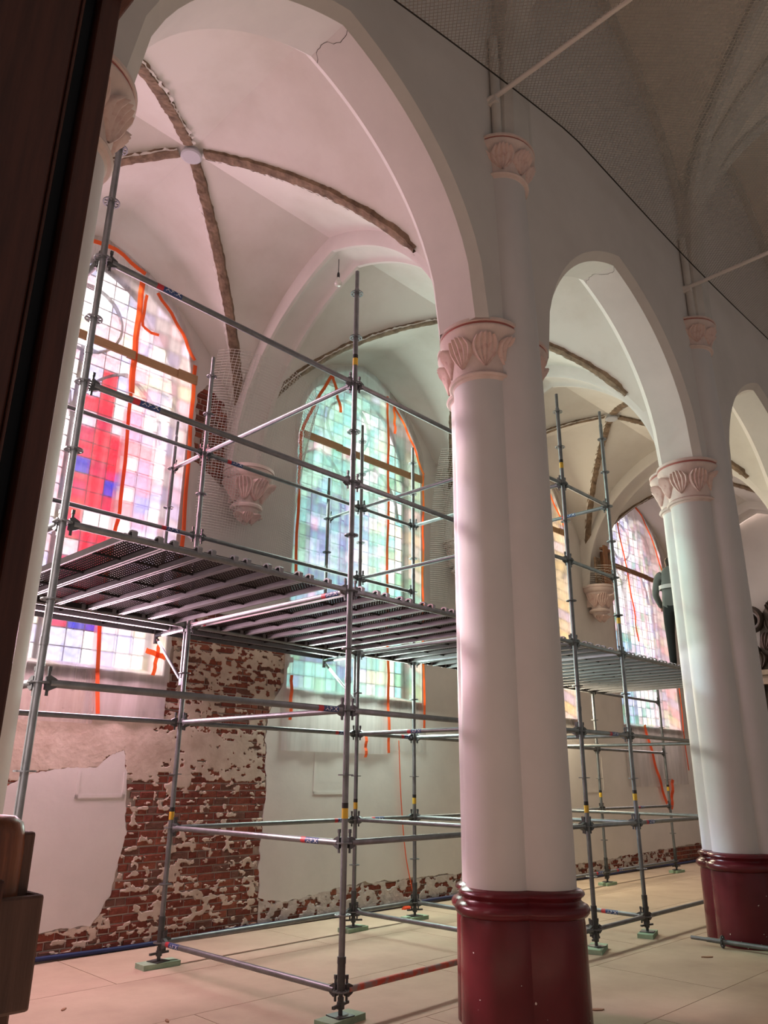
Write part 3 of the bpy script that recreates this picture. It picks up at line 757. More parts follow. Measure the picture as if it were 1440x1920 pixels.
sheet(3, FILMM, FILMC, WIN_A[3] + .3, 2.3, 'plastic sheet over the yellow window behind the near pillar',
      [([(WIN_A[3] + 1.34, 6.5), (WIN_A[3] + 1.34, 4.3), (WIN_A[3] + 1.34, 2.4)], .05), ([(WIN_A[3] + .3, 7.9), (WIN_A[3] + 1.34, 6.5)], .05)])
sheet(4, FILMG, FILMG, WIN_A[4] + .1, 1.55, 'crumpled plastic sheet over the pink window, hanging loose at the foot',
      [([(WIN_A[4] - 1.33, 6.3), (WIN_A[4] - 1.33, 4.3), (WIN_A[4] - 1.25, 2.2)], .06), ([(WIN_A[4] - .9, 7.3), (WIN_A[4] - .55, 5.6), (WIN_A[4] - .45, 4.6)], .06), ([(WIN_A[4] - .55, 2.8), (WIN_A[4] - .2, 1.9), (WIN_A[4] + .1, 1.2)], .10),
       ([(WIN_A[4], 8.0), (WIN_A[4] + .6, 7.5), (WIN_A[4] + 1.34, 6.2)], .06), ([(WIN_A[4] + 1.33, 6.2), (WIN_A[4] + 1.33, 4.0), (WIN_A[4] + 1.33, 1.9)], .05), ([(WIN_A[4] + .5, 1.7), (WIN_A[4] + .3, 1.1)], .12)])
# wooden battens that clamp the sheets
def batten(x0, x1, xm, z, lab, dz=0, m=PINE):
    root = empty('wooden_batten', BW((x0 + x1) / 2, WB - .05, z), TH); tag(root, lab, 'batten', 'battens holding the sheets'); c = (x0 + x1) / 2
    b = MB(); b.box(x0 - c, xm - c + .1, -.045, -.020, -.055, .055); part('plank', b, m, root, rot=(0, -dz, 0))
    b = MB(); b.box(xm - c, x1 - c, -.020, .002, -.055, .055); part('plank', b, m, root, rot=(0, -dz, 0))
    b = MB(); b.box(x1 - c - .28, x1 - c, -.040, -.0201, -.065, .065); part('plank', b, m, root, rot=(0, -dz, 0))
batten(-3.3, -.72, -1.7, 6.58, 'wooden batten across the plastic of the red window'); batten(1.10, 3.66, 1.75, 6.43, 'wooden batten across the plastic of the teal window')
batten(WIN_A[3] - 1.25, WIN_A[3] + 1.3, WIN_A[3], 6.5, 'wooden batten across the yellow window'); batten(WIN_A[4] - 1.3, WIN_A[4] + 1.25, WIN_A[4] + .2, 6.2, 'thin wooden batten across the pink window', m=PINED)

# ================================================================ SCAFFOLD
RT = .0242
def rosette():
    b = MB(); n = 24
    def ring(r, z): return [(r * math.cos(2 * math.pi * k / n), r * math.sin(2 * math.pi * k / n), z) for k in range(n)]
    for r0, r1 in ((.0235, .034), (.052, .062)):
        b.rings([ring(r0, -.0045), ring(r1, -.0045), ring(r1, .0045), ring(r0, .0045), ring(r0, -.0045)])
    for k in range(8):
        a = 2 * math.pi * (k + .5) / 8; c, s = math.cos(a), math.sin(a); w_ = .006
        vs = []
        for z in (-.0045, .0045):
            for r_, q in ((.033, -w_), (.053, -w_), (.053, w_), (.033, w_)): vs.append((r_ * c - q * s, r_ * s + q * c, z))
        b.add(vs, [(0, 3, 2, 1), (4, 5, 6, 7), (0, 1, 5, 4), (1, 2, 6, 5), (2, 3, 7, 6), (3, 0, 4, 7)])
    return b.mesh('rosette', STEEL)
ROS = rosette()
def standard_mesh(z0, z1):
    b = MB(); b.tube((0, 0, z0), (0, 0, z1), RT, n=16); b.tube((0, 0, z1), (0, 0, z1 + .02), RT, .0195, n=16, caps=False); b.tube((0, 0, z1 + .02), (0, 0, z1 + .21), .0195, n=16)
    for zj in (2.42, 4.42):
        if z0 < zj < z1: b.tube((0, 0, zj), (0, 0, zj + .05), RT + .003, n=16)
    return b.mesh('standard', STEEL, 40)
STD_ME = {}
cb = MB(); cb.tube((0, 0, .185), (0, 0, .42), .0300, n=16); cb.tube((0, 0, .38), (0, 0, .425), .0325, n=16); COLLAR = cb.mesh('base_collar', STEELD, 40)
cb = MB(); cb.tube((0, 0, .05), (0, 0, .2), .0165, n=12); SPIN = cb.mesh('jack_spindle', STEELD, 40)
cb = MB(); cb.tube((0, 0, .09), (0, 0, .135), .029, n=10); cb.box(-.105, .105, -.011, .011, .105, .123); cb.tube((0, 0, .135), (0, 0, .165), .024, n=10); NUT = cb.mesh('jack_nut', STEELD)
cb = MB(); cb.box(-.075, .075, -.075, .075, .045, .052); PLATE = cb.mesh('base_plate', STEELD)
cb = MB(); cb.tube((0, 0, 0), (0, 0, .075), RT + .0012, n=16, mi=0); cb.tube((0, 0, .075), (0, 0, .115), RT + .0012, n=16, mi=1); MARK = cb.mesh('marking_band', [YEL, BLK], 40)
def wedge_head():
    """clamp head at local origin, tube leaves towards +X"""
    b = MB()
    b.prism([(-.012, -.038), (.010, -.045), (.042, -.030), (.052, -.024), (.052, .024), (.042, .030), (.010, .045), (-.012, .038)], 1, -.017, .017)
    b.box(-.004, .012, -.005, .005, -.075, .085); b.box(-.006, .014, -.008, .008, .07, .098)
    return b.mesh('wedge_head', STEELD)
WH = wedge_head()
LED_ME = {}
def ledger_mesh(L):
    k = round(L, 3)
    if k not in LED_ME:
        b = MB(); b.tube((.07, 0, 0), (L - .07, 0, 0), RT, n=14); LED_ME[k] = b.mesh('ledger', STEEL, 40)
    return LED_ME[k]
def sticker_mesh():
    b = MB(); r = RT + .0008; n = 10
    def shell(x0, x1, mi, rr=r, a0=-1.25, a1=1.25):
        b.rings([[(x, -rr * math.cos(a0 + (a1 - a0) * i / n), rr * math.sin(a0 + (a1 - a0) * i / n)) for x in (x0, x1)] for i in range(n + 1)], False, [mi] * n)
    shell(0, .055, 1); shell(.055, .215, 0)
    cu = bpy.data.curves.new('t', 'FONT'); cu.body = 'AFIX'; cu.size = .050; cu.space_character = 1.05; cu.offset = .0008
    o = bpy.data.objects.new('t', cu); col.objects.link(o); dg = bpy.context.evaluated_depsgraph_get(); me = bpy.data.meshes.new_from_object(o.evaluated_get(dg))
    xs = [v.co.x for v in me.vertices]; sc_ = .135 / (max(xs) - min(xs)); x0 = min(xs)
    vs = []
    for v in me.vertices:
        a = (v.co.y - .017) * 1.0 / r * .85; vs.append((.070 + (v.co.x - x0) * sc_, -(r + .0008) * math.cos(a), (r + .0008) * math.sin(a)))
    b.add(vs, [tuple(p.vertices) for p in me.polygons], 2)
    bpy.data.objects.remove(o); bpy.data.curves.remove(cu)
    return b.mesh('brand_sticker', [BLUE, REDS, WHITEP])
STK = sticker_mesh()

class Scaffold:
    def __init__(s, loc, label):
        s.o = Vector(loc); s.root = empty('scaffold', loc); tag(s.root, label, 'scaffold', 'scaffolding along the aisle')
    def std(s, x, y, z0=.2, z1=6.25, jack=True, ros=None, marks=(1.33,)):
        k = (round(z0, 2), round(z1, 2))
        if k not in STD_ME: STD_ME[k] = standard_mesh(z0, z1)
        o = link('standard', STD_ME[k], s.root, (x - s.o.x, y - s.o.y, 0))
        zz = .201
        while zz < z1 - .02:
            if zz > z0 - .01: link('rosette', ROS, o, (0, 0, zz), (0, 0, random.random() * .2))
            zz += .5
        if jack:
            link('base_collar', COLLAR, o); link('jack_spindle', SPIN, o); link('jack_nut', NUT, o, (0, 0, 0), (0, 0, random.uniform(-.9, .3))); link('base_plate', PLATE, o, (0, 0, 0), (0, 0, random.uniform(-.3, .3)))
        for zm in marks: link('marking_band', MARK, o, (0, 0, zm + random.uniform(-.06, .06)))
        return o
    def led(s, p, q, z, st=None, m=None, dz=0.0):
        """ledger from p to q (xy); st: position of the sticker as fraction"""
        p, q = Vector(p), Vector(q); d = q - p; L = d.length; a = math.atan2(d.y, d.x)
        me = ledger_mesh(L)
        if m:
            me = me.copy(); me.materials.clear(); me.materials.append(m)
        o = link('ledger', me, s.root, (p.x - s.o.x, p.y - s.o.y, z), (0, 0, a))
        link('wedge_head', WH, o, (.055, 0, 0)); link('wedge_head', WH, o, (L - .055, 0, 0), (0, 0, math.pi))
        if st is not None: link('brand_sticker', STK, o, (L * st, 0, 0))
        return o

YF, YR = 4.69, 7.17
XA, XS, XG, XE, XF = 1.93, 4.465, 7.0, 8.06, 9.22
lv = [.201 + .5 * i for i in range(14)]
S1 = Scaffold((XS, YF, 0), 'galvanised modular scaffold in the near bay with a raised deck')
A_, S_, G_, E_ = (XA, YF), (XS, YF), (XG, YF), (XE, YF - .06)
Ar, B_, C_, D_ = (XA, YR), (XS - .02, YR - .02), (XG, YR), (XE + .02, YR)
for p in (A_, S_, G_, E_): S1.std(*p, marks=(1.33, 5.42) if p in (S_, E_) else (1.33,))
for p in (Ar, B_, C_, D_): S1.std(*p, marks=(1.33,))
for i, st in ((4, None), (6, None), (8, .14), (10, .17)): S1.led(A_, S_, lv[i], st if i != 4 else .87)
for i, st in ((0, None), (2, None), (4, None), (6, None), (8, None), (10, None)): S1.led(S_, G_, lv[i], st, SPRAY if i == 0 else None)
for i in (4, 6, 8, 10): S1.led(Ar, B_, lv[i], {8: .82}.get(i))
for i in (0, 2, 4, 6, 8, 10): S1.led(B_, C_, lv[i], {10: .12, 4: .85, 2: .86}.get(i))
for i in (0, 2, 4, 6, 8, 10): S1.led(C_, D_, lv[i], {2: .25, 4: .75}.get(i))
for i in (0, 2, 4, 6, 8, 10): S1.led(G_, E_, lv[i])
for i in (0, 2, 4, 6, 10): S1.led(B_, S_, lv[i], {0: .05, 2: .80, 6: .86}.get(i))
for i in (0, 2, 4, 6, 8, 10): S1.led(C_, G_, lv[i], {4: .35}.get(i))
for i in (0, 2, 4, 6, 10): S1.led(D_, E_, lv[i])
for i in (4, 6, 10): S1.led(Ar, A_, lv[i])
# wall brackets that carry the two decks beside the windows, with their posts and end rails
def bracket(S, x, y, post=True):
    b = MB(); b.tube((0, .06, -.03), (0, .66, -.03), .021, n=10); b.tube((0, .055, -.03), (0, .055, -.62), .021, n=10); b.tube((0, .09, -.55), (0, .62, -.08), .017, n=10); b.tube((0, .66, -.12), (0, .66, .10), .024, n=12)
    b.box(-.02, .02, .02, .07, -.06, 0); b.box(-.02, .02, .02, .07, -.62, -.55)
    part('bracket', b, STEEL, S.root, 40, (x - S.o.x, y - S.o.y, lv[6]))
    if post:
        S.std(x, y + .68, 3.25, 5.62, False, marks=(3.55,)); S.led((x, y + .68), (x, y), lv[10])
bracket(S1, *B_); bracket(S1, *C_); bracket(S1, *Ar, post=False)

S2 = Scaffold((XF, YF, 0), 'second scaffold tower standing between the near and the far pillar')
F_, Fr = (XF, YF - .06), (XF + .02, YR)
XH, XI, XJ = 13.0, 15.72, 11.75
S2.std(*F_, z1=6.42, marks=(1.45, 3.6)); S2.std(*Fr, z1=4.2)
H_, I_, J_ = (XH, YR), (XI, YR), (XJ, YF - .06)
for p in (H_, I_): S2.std(*p, z1=3.75, marks=(1.45,))
S2.std(*J_, z1=3.7); S2.std(14.3, YF - .06, z1=3.2)
for i in (0, 2, 4, 6, 8, 10): S2.led(E_, F_, lv[i], {4: .55}.get(i))
for i in (0, 2, 4, 6): S2.led(F_, J_, lv[i], {2: .08}.get(i)); S2.led(Fr, H_, lv[i], {0: .9}.get(i)); S2.led(H_, I_, lv[i], {0: .12, 2: .5}.get(i)); S2.led(J_, (14.3, YF - .06), lv[i])
for i in (2, 4): S2.led(D_, Fr, lv[i])
for i in (0, 2, 4, 10): S2.led(Fr, F_, lv[i], {10: .72, 0: .78}.get(i))
for i in (0, 2, 4): S2.led(H_, (XH - 1.2, YF - .06), lv[i]) if False else None
S2.led((XJ, YR), J_, lv[2]); S2.led((XJ, YR), J_, lv[4])

# steel decks
DL = 2.42; DW = .300
def perforated():
    m = bpy.data.materials.new('perforated_deck'); m.use_nodes = True; nt = m.node_tree; N = nt.nodes; Lk = nt.links
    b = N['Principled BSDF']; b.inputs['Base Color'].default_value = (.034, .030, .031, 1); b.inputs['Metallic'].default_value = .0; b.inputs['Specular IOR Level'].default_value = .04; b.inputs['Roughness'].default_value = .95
    tc = N.new('ShaderNodeTexCoord'); mp = N.new('ShaderNodeMapping'); mp.inputs['Scale'].default_value = (30, 30, 0); Lk.new(tc.outputs['Object'], mp.inputs[0])
    fr = N.new('ShaderNodeVectorMath'); fr.operation = 'FRACTION'; Lk.new(mp.outputs[0], fr.inputs[0])
    sb = N.new('ShaderNodeVectorMath'); sb.operation = 'SUBTRACT'; sb.inputs[1].default_value = (.5, .5, 0); Lk.new(fr.outputs[0], sb.inputs[0])
    ln = N.new('ShaderNodeVectorMath'); ln.operation = 'LENGTH'; Lk.new(sb.outputs[0], ln.inputs[0])
    lt = N.new('ShaderNodeMath'); lt.operation = 'LESS_THAN'; lt.inputs[1].default_value = .12; Lk.new(ln.outputs['Value'], lt.inputs[0])
    tr = N.new('ShaderNodeBsdfTransparent'); mx = N.new('ShaderNodeMixShader'); Lk.new(lt.outputs[0], mx.inputs[0]); Lk.new(b.outputs[0], mx.inputs[1]); Lk.new(tr.outputs[0], mx.inputs[2])
    Lk.new(mx.outputs[0], N['Material Output'].inputs[0]); return m
PERF = perforated()
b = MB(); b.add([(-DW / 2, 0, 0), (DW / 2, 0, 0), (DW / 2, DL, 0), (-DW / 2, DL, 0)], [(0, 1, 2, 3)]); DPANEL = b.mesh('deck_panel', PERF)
def rail_mesh():
    b = MB(); b.box(0, .004, 0, DL, -.046, .002); b.box(.004, .016, 0, DL, -.046, -.042); return b.mesh('side_rail', DECKRAIL)
RAIL = rail_mesh()
b = MB(); b.prism([(-.04, -.03), (-.045, .02), (-.025, .035), (.01, .035), (.03, .02), (.03, -.03), (.018, -.03), (.016, .012), (0, .024), (-.02, .024), (-.033, .012), (-.03, -.03)], 0, -.018, .018); HOOK = b.mesh('hook', DECKRAIL)
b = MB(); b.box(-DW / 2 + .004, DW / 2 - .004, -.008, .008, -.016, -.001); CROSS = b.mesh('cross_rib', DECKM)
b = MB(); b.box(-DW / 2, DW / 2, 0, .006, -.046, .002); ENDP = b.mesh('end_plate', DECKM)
cb = MB(); cb.box(0, .045, -.0012, .0012, -.042, -.006, 0); cb.box(.045, .085, -.0012, .0012, -.042, -.006, 1); DSTK = cb.mesh('deck_sticker', [WHITEP, REDS])
def deck(x, y, z, label, group, rz=0, L=DL, sticker=False):
    o = link('steel_deck', DPANEL, None, (x, y, z), (0, 0, rz), (1, L / DL, 1)); tag(o, label, 'scaffold deck', group)
    link('side_rail', RAIL, o, (-DW / 2, 0, 0)); link('side_rail', RAIL, o, (DW / 2, DL, 0), (0, 0, math.pi))
    for yy in (0, DL): link('end_plate', ENDP, o, (0, yy - (.006 if yy else 0), 0))
    for sx in (-.10, .10):
        link('hook', HOOK, o, (sx, -.012, -.012)); link('hook', HOOK, o, (sx, DL + .012, -.012), (0, 0, math.pi))
    for q in range(1, 4): link('cross_rib', CROSS, o, (0, DL * q / 4, 0))
    if sticker: link('deck_sticker', DSTK, o, (-DW / 2 - .002, DL - .06, 0), (0, 0, -math.pi / 2))
ORD = ['first', 'second', 'third', 'fourth', 'fifth', 'sixth', 'seventh', 'eighth', 'ninth', 'tenth', 'eleventh', 'twelfth', 'thirteenth', 'fourteenth', 'fifteenth', 'sixteenth', 'seventeenth', 'eighteenth']
DZ = lv[6] + .038
xs1 = [2.52 + .318 * i for i in range(6)]
xs2 = [4.70 + .318 * i for i in range(7)] + [7.18, 7.50, 7.82]
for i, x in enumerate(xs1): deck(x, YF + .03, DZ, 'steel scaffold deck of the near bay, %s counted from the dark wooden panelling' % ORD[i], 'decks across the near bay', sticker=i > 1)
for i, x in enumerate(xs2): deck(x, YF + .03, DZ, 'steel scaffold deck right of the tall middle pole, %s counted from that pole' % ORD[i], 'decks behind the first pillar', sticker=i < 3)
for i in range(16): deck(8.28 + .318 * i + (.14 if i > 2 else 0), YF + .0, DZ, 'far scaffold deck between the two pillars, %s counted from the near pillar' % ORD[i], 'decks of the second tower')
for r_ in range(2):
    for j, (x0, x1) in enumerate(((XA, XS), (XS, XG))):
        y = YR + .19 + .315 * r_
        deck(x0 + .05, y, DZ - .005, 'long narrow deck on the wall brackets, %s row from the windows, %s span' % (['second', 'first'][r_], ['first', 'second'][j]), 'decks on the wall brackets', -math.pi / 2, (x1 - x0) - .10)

# loose green boards under the base jacks
def pad(x, y, rz, lab, big=1.0):
    b = MB(); b.box(-.17 * big, .17 * big, -.085, .085, 0, .044)
    me = b.mesh('sole_board', GREENW); o = link('sole_board', me, None, (x, y, .0), (0, 0, rz)); tag(o, lab, 'wood board', 'green boards under the scaffold feet')
pad(*S_, .1, 'green sole board under the tall middle scaffold pole', 1.1); pad(*B_, -.05, 'green sole board under the pole before the bare brick', 1.1)
pad(*C_, .05, 'green sole board under the pole before the teal window'); pad(*D_, .0, 'green sole board beside the blue pipe near the first pillar')
pad(*E_, .35, 'green sole board touching the red base of the first pillar', 1.15); pad(*F_, .3, 'green sole board in the open between the two pillars', 1.1)
pad(*H_, 0, 'green sole board of the far pole by the low brick'); pad(*I_, 0, 'green sole board of the farthest pole')
pad(*A_, 0, 'green sole board hidden behind the wooden box'); pad(*G_, 0, 'green sole board behind the first pillar')

# tube lying on the floor beside the second pillar
root = empty('scaffold_tube', (9.17, 3.88, .062)); tag(root, 'loose scaffold tube lying on the floor against the second pillar', 'tube')
root.rotation_euler = (0, 0, math.atan2(-1.0, -.01))
b = MB(); b.tube((-.05, 0, 0), (1.9, 0, 0), RT, n=16); b.tube((-.22, 0, 0), (-.05, 0, 0), .0195, n=16); part('tube', b, STEEL, root, 40)
for q in range(4): link('rosette', ROS, root, (.12 + .5 * q, 0, 0), (0, math.pi / 2, 0))

# ================================================================ PIPE, CORDS, BULB
b = MB(); P = [BW(a, WB - .055, .035 + .01 * math.sin(a * 2)) - BW(-3, WB - .055, 0) for a in np.linspace(-3, 13, 60)]
rings = [[p + Vector((0, .022 * math.cos(q), .022 * math.sin(q))) for q in [2 * math.pi * i / 10 for i in range(10)]] for p in P]; b.rings(rings, cap0=True, cap1=True)
o = link('blue_pipe', b.mesh('blue_pipe', BLUEP, 60), None, BW(-3, WB - .055, 0)); tag(o, 'thin dark blue pipe lying along the foot of the brick wall', 'pipe')
b = MB(); P = spl([(3.14, 2.2), (3.19, 1.38), (3.28, .68), (3.40, .26), (3.47, .06)], 8); l1 = [(p[0] - 3.14 - .014, -.02, p[1]) for p in P]; l2 = [(p[0] - 3.14 + .014, -.012, p[1]) for p in P]
b.rings([l1, l2], False); o = link('hanging_tape', b.mesh('hanging_tape', TAPE), None, BW(3.14, WB - .03, 0), (0, 0, TH)); tag(o, 'long loose orange tape hanging down the wall to the floor', 'tape')
b = MB(); b.lathe([(.02, 0), (.05, .0), (.055, .018), (.04, .03), (.015, .02)], 10); b.box(-.10, .02, -.03, .02, .0, .014); b.box(0, .12, -.02, .03, .005, .02)
o = link('tape_scrap', b.mesh('tape_scrap', TAPE), None, BW(3.18, WB - .16, .0), (0, 0, .2)); tag(o, 'crumpled scrap of orange tape on the blue pipe', 'tape scrap')
root = empty('hanging_bulb', BW(.03, 2.36, 7.53), TH); tag(root, 'bare reflector bulb hanging on a cord from the transverse arch', 'light bulb')
b = MB(); b.tube((0, 0, .14), (0, 0, .44), .005, n=8); part('cord', b, CORD, root)
b = MB(); b.lathe([(.001, .15), (.014, .15), (.018, .12), (.018, .08), (.001, .078)], 14); part('socket', b, CORD, root, 40)
b = MB(); b.lathe([(.016, .08), (.02, .055), (.046, .01), (.05, -.012), (.044, -.03), (.02, -.040), (.001, -.042)], 20); part('bulb', b, mat('bulb_glass', (.72, .72, .66), .12, var=.1, vscale=8, spec=.8), root, 60)

# ================================================================ NETS
def ribbon(b, pts, wd, nrm):
    l1, l2 = [], []
    for i, p in enumerate(pts):
        d = (pts[min(i + 1, len(pts) - 1)] - pts[max(i - 1, 0)]).normalized(); s = d.cross(nrm).normalized() * wd / 2
        l1.append(p + s); l2.append(p - s)
    b.rings([l1, l2], False)
def pier_net(a0, a1, ztop, zbot, lab, sp=.034):
    """debris net hung round the springing of the vault, from the vault webs down over the corbel"""
    root_p = BW((a0 + a1) / 2, WB, zbot); b = MB(); ac = (a0 + a1) / 2; hw = (a1 - a0) / 2
    nn = Noise2(int(abs(a0 * 10)) + 5)
    def S(u, v):   # u -1..1 across, v 0 bottom..1 top
        x = u * hw * (1.0 + .16 * v * (u < 0)); zt = ztop - .55 * (u > -2) * (u + 1) * .28
        z = (zt - zbot) * v
        bulge = .50 * math.sqrt(max(0, 1 - (u * .98) ** 2)) * (.35 + .9 * v) + .30 * v ** 3
        return Vector((x, -.02 - bulge - .03 * float(nn.fbm(u * 3 + 5, v * 4)), z))
    nu, nv_ = int(2 * hw / sp), int((ztop - zbot) / sp)
    for i in range(nu + 1): ribbon(b, [S(-1 + 2 * i / nu, j / 16) for j in range(17)], .0062, Vector((0, 1, 0)))
    for j in range(nv_ + 1): ribbon(b, [S(-1 + 2 * i / 22, j / nv_) for i in range(23)], .0062, Vector((0, 1, 0)))
    o = link('debris_net', b.mesh('debris_net', NETW), None, root_p, (0, 0, TH)); tag(o, lab, 'net', 'white nets over the corbels')
pier_net(-.55, .98, 6.9, 4.40, 'fine white debris net wrapped over the corbel between the red and teal windows')
pier_net(PP - .6, PP + .9, 6.9, 4.4, 'fine white debris net beside the near pillar capital')
pier_net(2 * PP - .25, 2 * PP + .45, 5.85, 5.45, 'small piece of netting under the stacked timbers')
# safety net under the nave vault
b = MB(); sp = .036; x0, x1, y0, y1 = -6.5, 12.8, -7.6, -.54
def nsag(x, y):
    e = (y - y0) / (y1 - y0); edge = .10 * math.sin((x + 2) * .8)
    return 8.43 + edge * .5 - .55 * max(0, min(1.2, (.9 - x) / 2.8)) * e - .35 * math.sin(math.pi * e) * (.6 + .4 * math.sin(x * 1.4))
for sgn in (1, -1):
    c = x0 - (y1 - y0)
    while c < x1 + (y1 - y0):
        pts = []
        for j in range(13):
            y = y0 + (y1 - y0) * j / 12; x = c + sgn * (y - y0)
            if x0 <= x <= x1: pts.append(Vector((x - 2, y, nsag(x, y) - 8.4)))
        if len(pts) > 1: ribbon(b, pts, .0060, Vector((0, 0, 1)))
        c += sp * 1.414
net = link('safety_net', b.mesh('safety_net', NETD), None, BW(2, 0, 8.4), (0, 0, TH)); tag(net, 'brown diamond mesh safety net strung under the nave vault', 'net')
b = MB(); P = [Vector((x - 2, y1, nsag(x, y1) - 8.4)) for x in np.linspace(x0, x1, 60)]; b.rings([[p + Vector((0, .008 * math.cos(q), .008 * math.sin(q))) for q in [2 * math.pi * i / 6 for i in range(6)]] for p in P])
part('edge_rope', b, ROPE, net, label='dark border rope of the net')

# ================================================================ TIE RODS
for k, lab in ((0, 'painted iron tie rod springing from the ribs above the near pillar'), (1, 'painted iron tie rod springing from the ribs above the second pillar')):
    root = empty('tie_rod', BW(k * PP - .31, NB + .02, 8.21), TH); tag(root, lab, 'tie rod', 'iron tie rods across the nave')
    b = MB(); b.tube((0, 0, 0), (0, -7.8, 0), .026, n=12); part('rod', b, TIE, root, 40)
    b = MB(); b.tube((0, -.02, 0), (0, -.10, 0), .045, .03, n=12); b.box(-.03, .03, -.12, .04, -.075, -.02); part('anchor', b, TIE, root, 40)

# ================================================================ TIMBERS on the far corbel
root = empty('timber_stack', BW(2 * PP + .10, WB - .34, 5.52), TH); tag(root, 'old timber planks propped upright on the corbel by the pink window', 'timber')
for i, (x, y, h, w_, tilt) in enumerate(((-.20, .0, .55, .20, .02), (.0, -.08, .85, .14, .05), (.16, .02, .70, .05, .12), (.24, -.02, .62, .10, .10), (.30, .05, .9, .06, .16), (.12, .08, .78, .09, .08))):
    b = MB(); b.box(x - w_ / 2, x + w_ / 2, y - .02, y + .02, 0, h); part('plank', b, PINED if i % 2 else LATH, root, rot=(0, tilt, 0))
b = MB(); b.box(-.02, .36, -.06, .02, .78, .82); part('plank', b, PINED, root)

# ================================================================ WOODEN PANELLING at the near edge
root = empty('wooden_confessional', (.25, 1.62, 0)); tag(root, 'dark varnished wooden confessional panelling close to the camera', 'confessional')
EX = .566; EY = 1.497; ox, oy = .25, 1.62
def wp(name, x0, x1, y0, y1, z0, z1, m, parent=root, smooth=None):
    b = MB(); b.box(x0 - ox, x1 - ox, y0 - oy, y1 - oy, z0, z1); o = part(name, b, m, parent)
    bv = o.modifiers.new('bevel', 'BEVEL'); bv.width = .006; bv.segments = 2; return o
HT = 3.6
wp('stile', EX - .050, EX, EY, EY + .06, 0, HT, WOODD)
wp('groove', EX - .085, EX - .050, EY + .035, EY + .06, 0, HT, GAPM)
wp('bead', EX - .092, EX - .085, EY + .005, EY + .06, 0, HT, WOODD)
wp('panel', EX - .300, EX - .092, EY + .010, EY + .05, 0, HT, WOODD)
wp('groove', EX - .318, EX - .300, EY + .035, EY + .06, 0, HT, GAPM)
b = MB(); b.tube((EX - .352 - ox, EY + .02 - oy, 0), (EX - .352 - ox, EY + .02 - oy, HT), .036, n=20); part('half_round_moulding', b, WOODR, root, 40)
wp('groove', EX - .42, EX - .385, EY + .035, EY + .06, 0, HT, GAPM)
wp('stile', EX - .75, EX - .42, EY + .0, EY + .06, 0, HT, WOODD)
wp('back_panel', EX - .75, EX - .02, EY + .06, EY + .09, 0, HT, WOODD)
wp('cornice', EX - .80, EX + .03, EY - .04, EY + .12, HT, HT + .12, WOODD)
# rounded post and the open box fixed on it
PX, PY = .566 + .072, EY + .16
b = MB(); n = 20
b.rings([[(PX - ox + .062 * math.cos(2 * math.pi * k / n) * s, PY - oy + .062 * math.sin(2 * math.pi * k / n) * s, z) for k in range(n)] for s, z in ((1, 0), (1, 1.54), (.97, 1.57), (.86, 1.592), (.6, 1.604), (.02, 1.608))], cap0=True)
part('rounded_post', b, WOODR, root, 50)
wp('post_edge_board', PX + .046, PX + .074, PY - .03, PY + .06, 0, 1.575, WOODM)
bx0, bx1, by0, by1, bz0, bz1 = PX - .03, PX + .083, PY - .055, PY + .11, 1.275, 1.468
bo = empty('money_box', (0, 0, 0)); bo.parent = root
t = .012
for nm, d in (('box_front', (bx0, bx1, by0 - .03, by0 - .03 + t, bz0, bz1)), ('box_back', (bx0, bx1, by1 - t, by1, bz0, bz1)), ('box_side', (bx1 - t, bx1, by0 - .03 + t, by1 - t, bz0, bz1)), ('box_side', (bx0, bx0 + t, by0 - .03 + t, by1 - t, bz0, bz1)), ('box_floor', (bx0 + t, bx1 - t, by0 - .03 + t, by1 - t, bz0, bz0 + t))):
    wp(nm, *d, WOODM, bo)
wp('link_board', EX - .04, PX, EY + .06, PY, 0, 1.5, WOODD)

# ================================================================ WORKER on the far deck
def skin_body(name, verts, edges, radii, mats_fn, mats, loc, rz, parent):
    me = bpy.data.meshes.new(name); me.from_pydata([Vector(v) for v in verts], edges, []); o = link(name, me, parent, loc, (0, 0, rz))
    sk = o.modifiers.new('skin', 'SKIN'); sk.use_smooth_shade = True; me_ = o.data
    for i, r in enumerate(radii): me_.skin_vertices[0].data[i].radius = (r if isinstance(r, tuple) else (r, r))
    me_.skin_vertices[0].data[0].use_root = True
    ss = o.modifiers.new('sub', 'SUBSURF'); ss.levels = 2; ss.render_levels = 2
    dg = bpy.context.evaluated_depsgraph_get(); nm = bpy.data.meshes.new_from_object(o.evaluated_get(dg)); o.modifiers.clear(); o.data = nm
    nm.materials.clear()
    for m in mats: nm.materials.append(m)
    for p in nm.polygons: p.material_index = mats_fn(p.center); p.use_smooth = True
    return o
px_, py_ = 11.34, 4.76
root = empty('person', (px_, py_, DZ + .004)); tag(root, 'worker in grey jacket and dark trousers standing on the far scaffold deck', 'person')
root.rotation_euler = (0, 0, R(20))
V_ = [(0, 0, .95), (0, .0, 1.12), (.03, 0, 1.32), (.06, 0, 1.46), (.09, 0, 1.56), (.11, 0, 1.66), (.11, 0, 1.74),
      (0, .10, .90), (.02, .11, .50), (-.01, .11, .09), (.12, .12, .035), (0, -.10, .90), (.03, -.11, .50), (0, -.11, .09), (.13, -.12, .035),
      (.05, .20, 1.42), (.10, .27, 1.16), (.30, .22, 1.02), (.38, .20, 1.0), (.05, -.20, 1.42), (.10, -.27, 1.16), (.30, -.22, 1.02), (.38, -.20, 1.0)]
E_g = [(0, 1), (1, 2), (2, 3), (3, 4), (4, 5), (5, 6), (0, 7), (7, 8), (8, 9), (9, 10), (0, 11), (11, 12), (12, 13), (13, 14), (3, 15), (15, 16), (16, 17), (17, 18), (3, 19), (19, 20), (20, 21), (21, 22)]
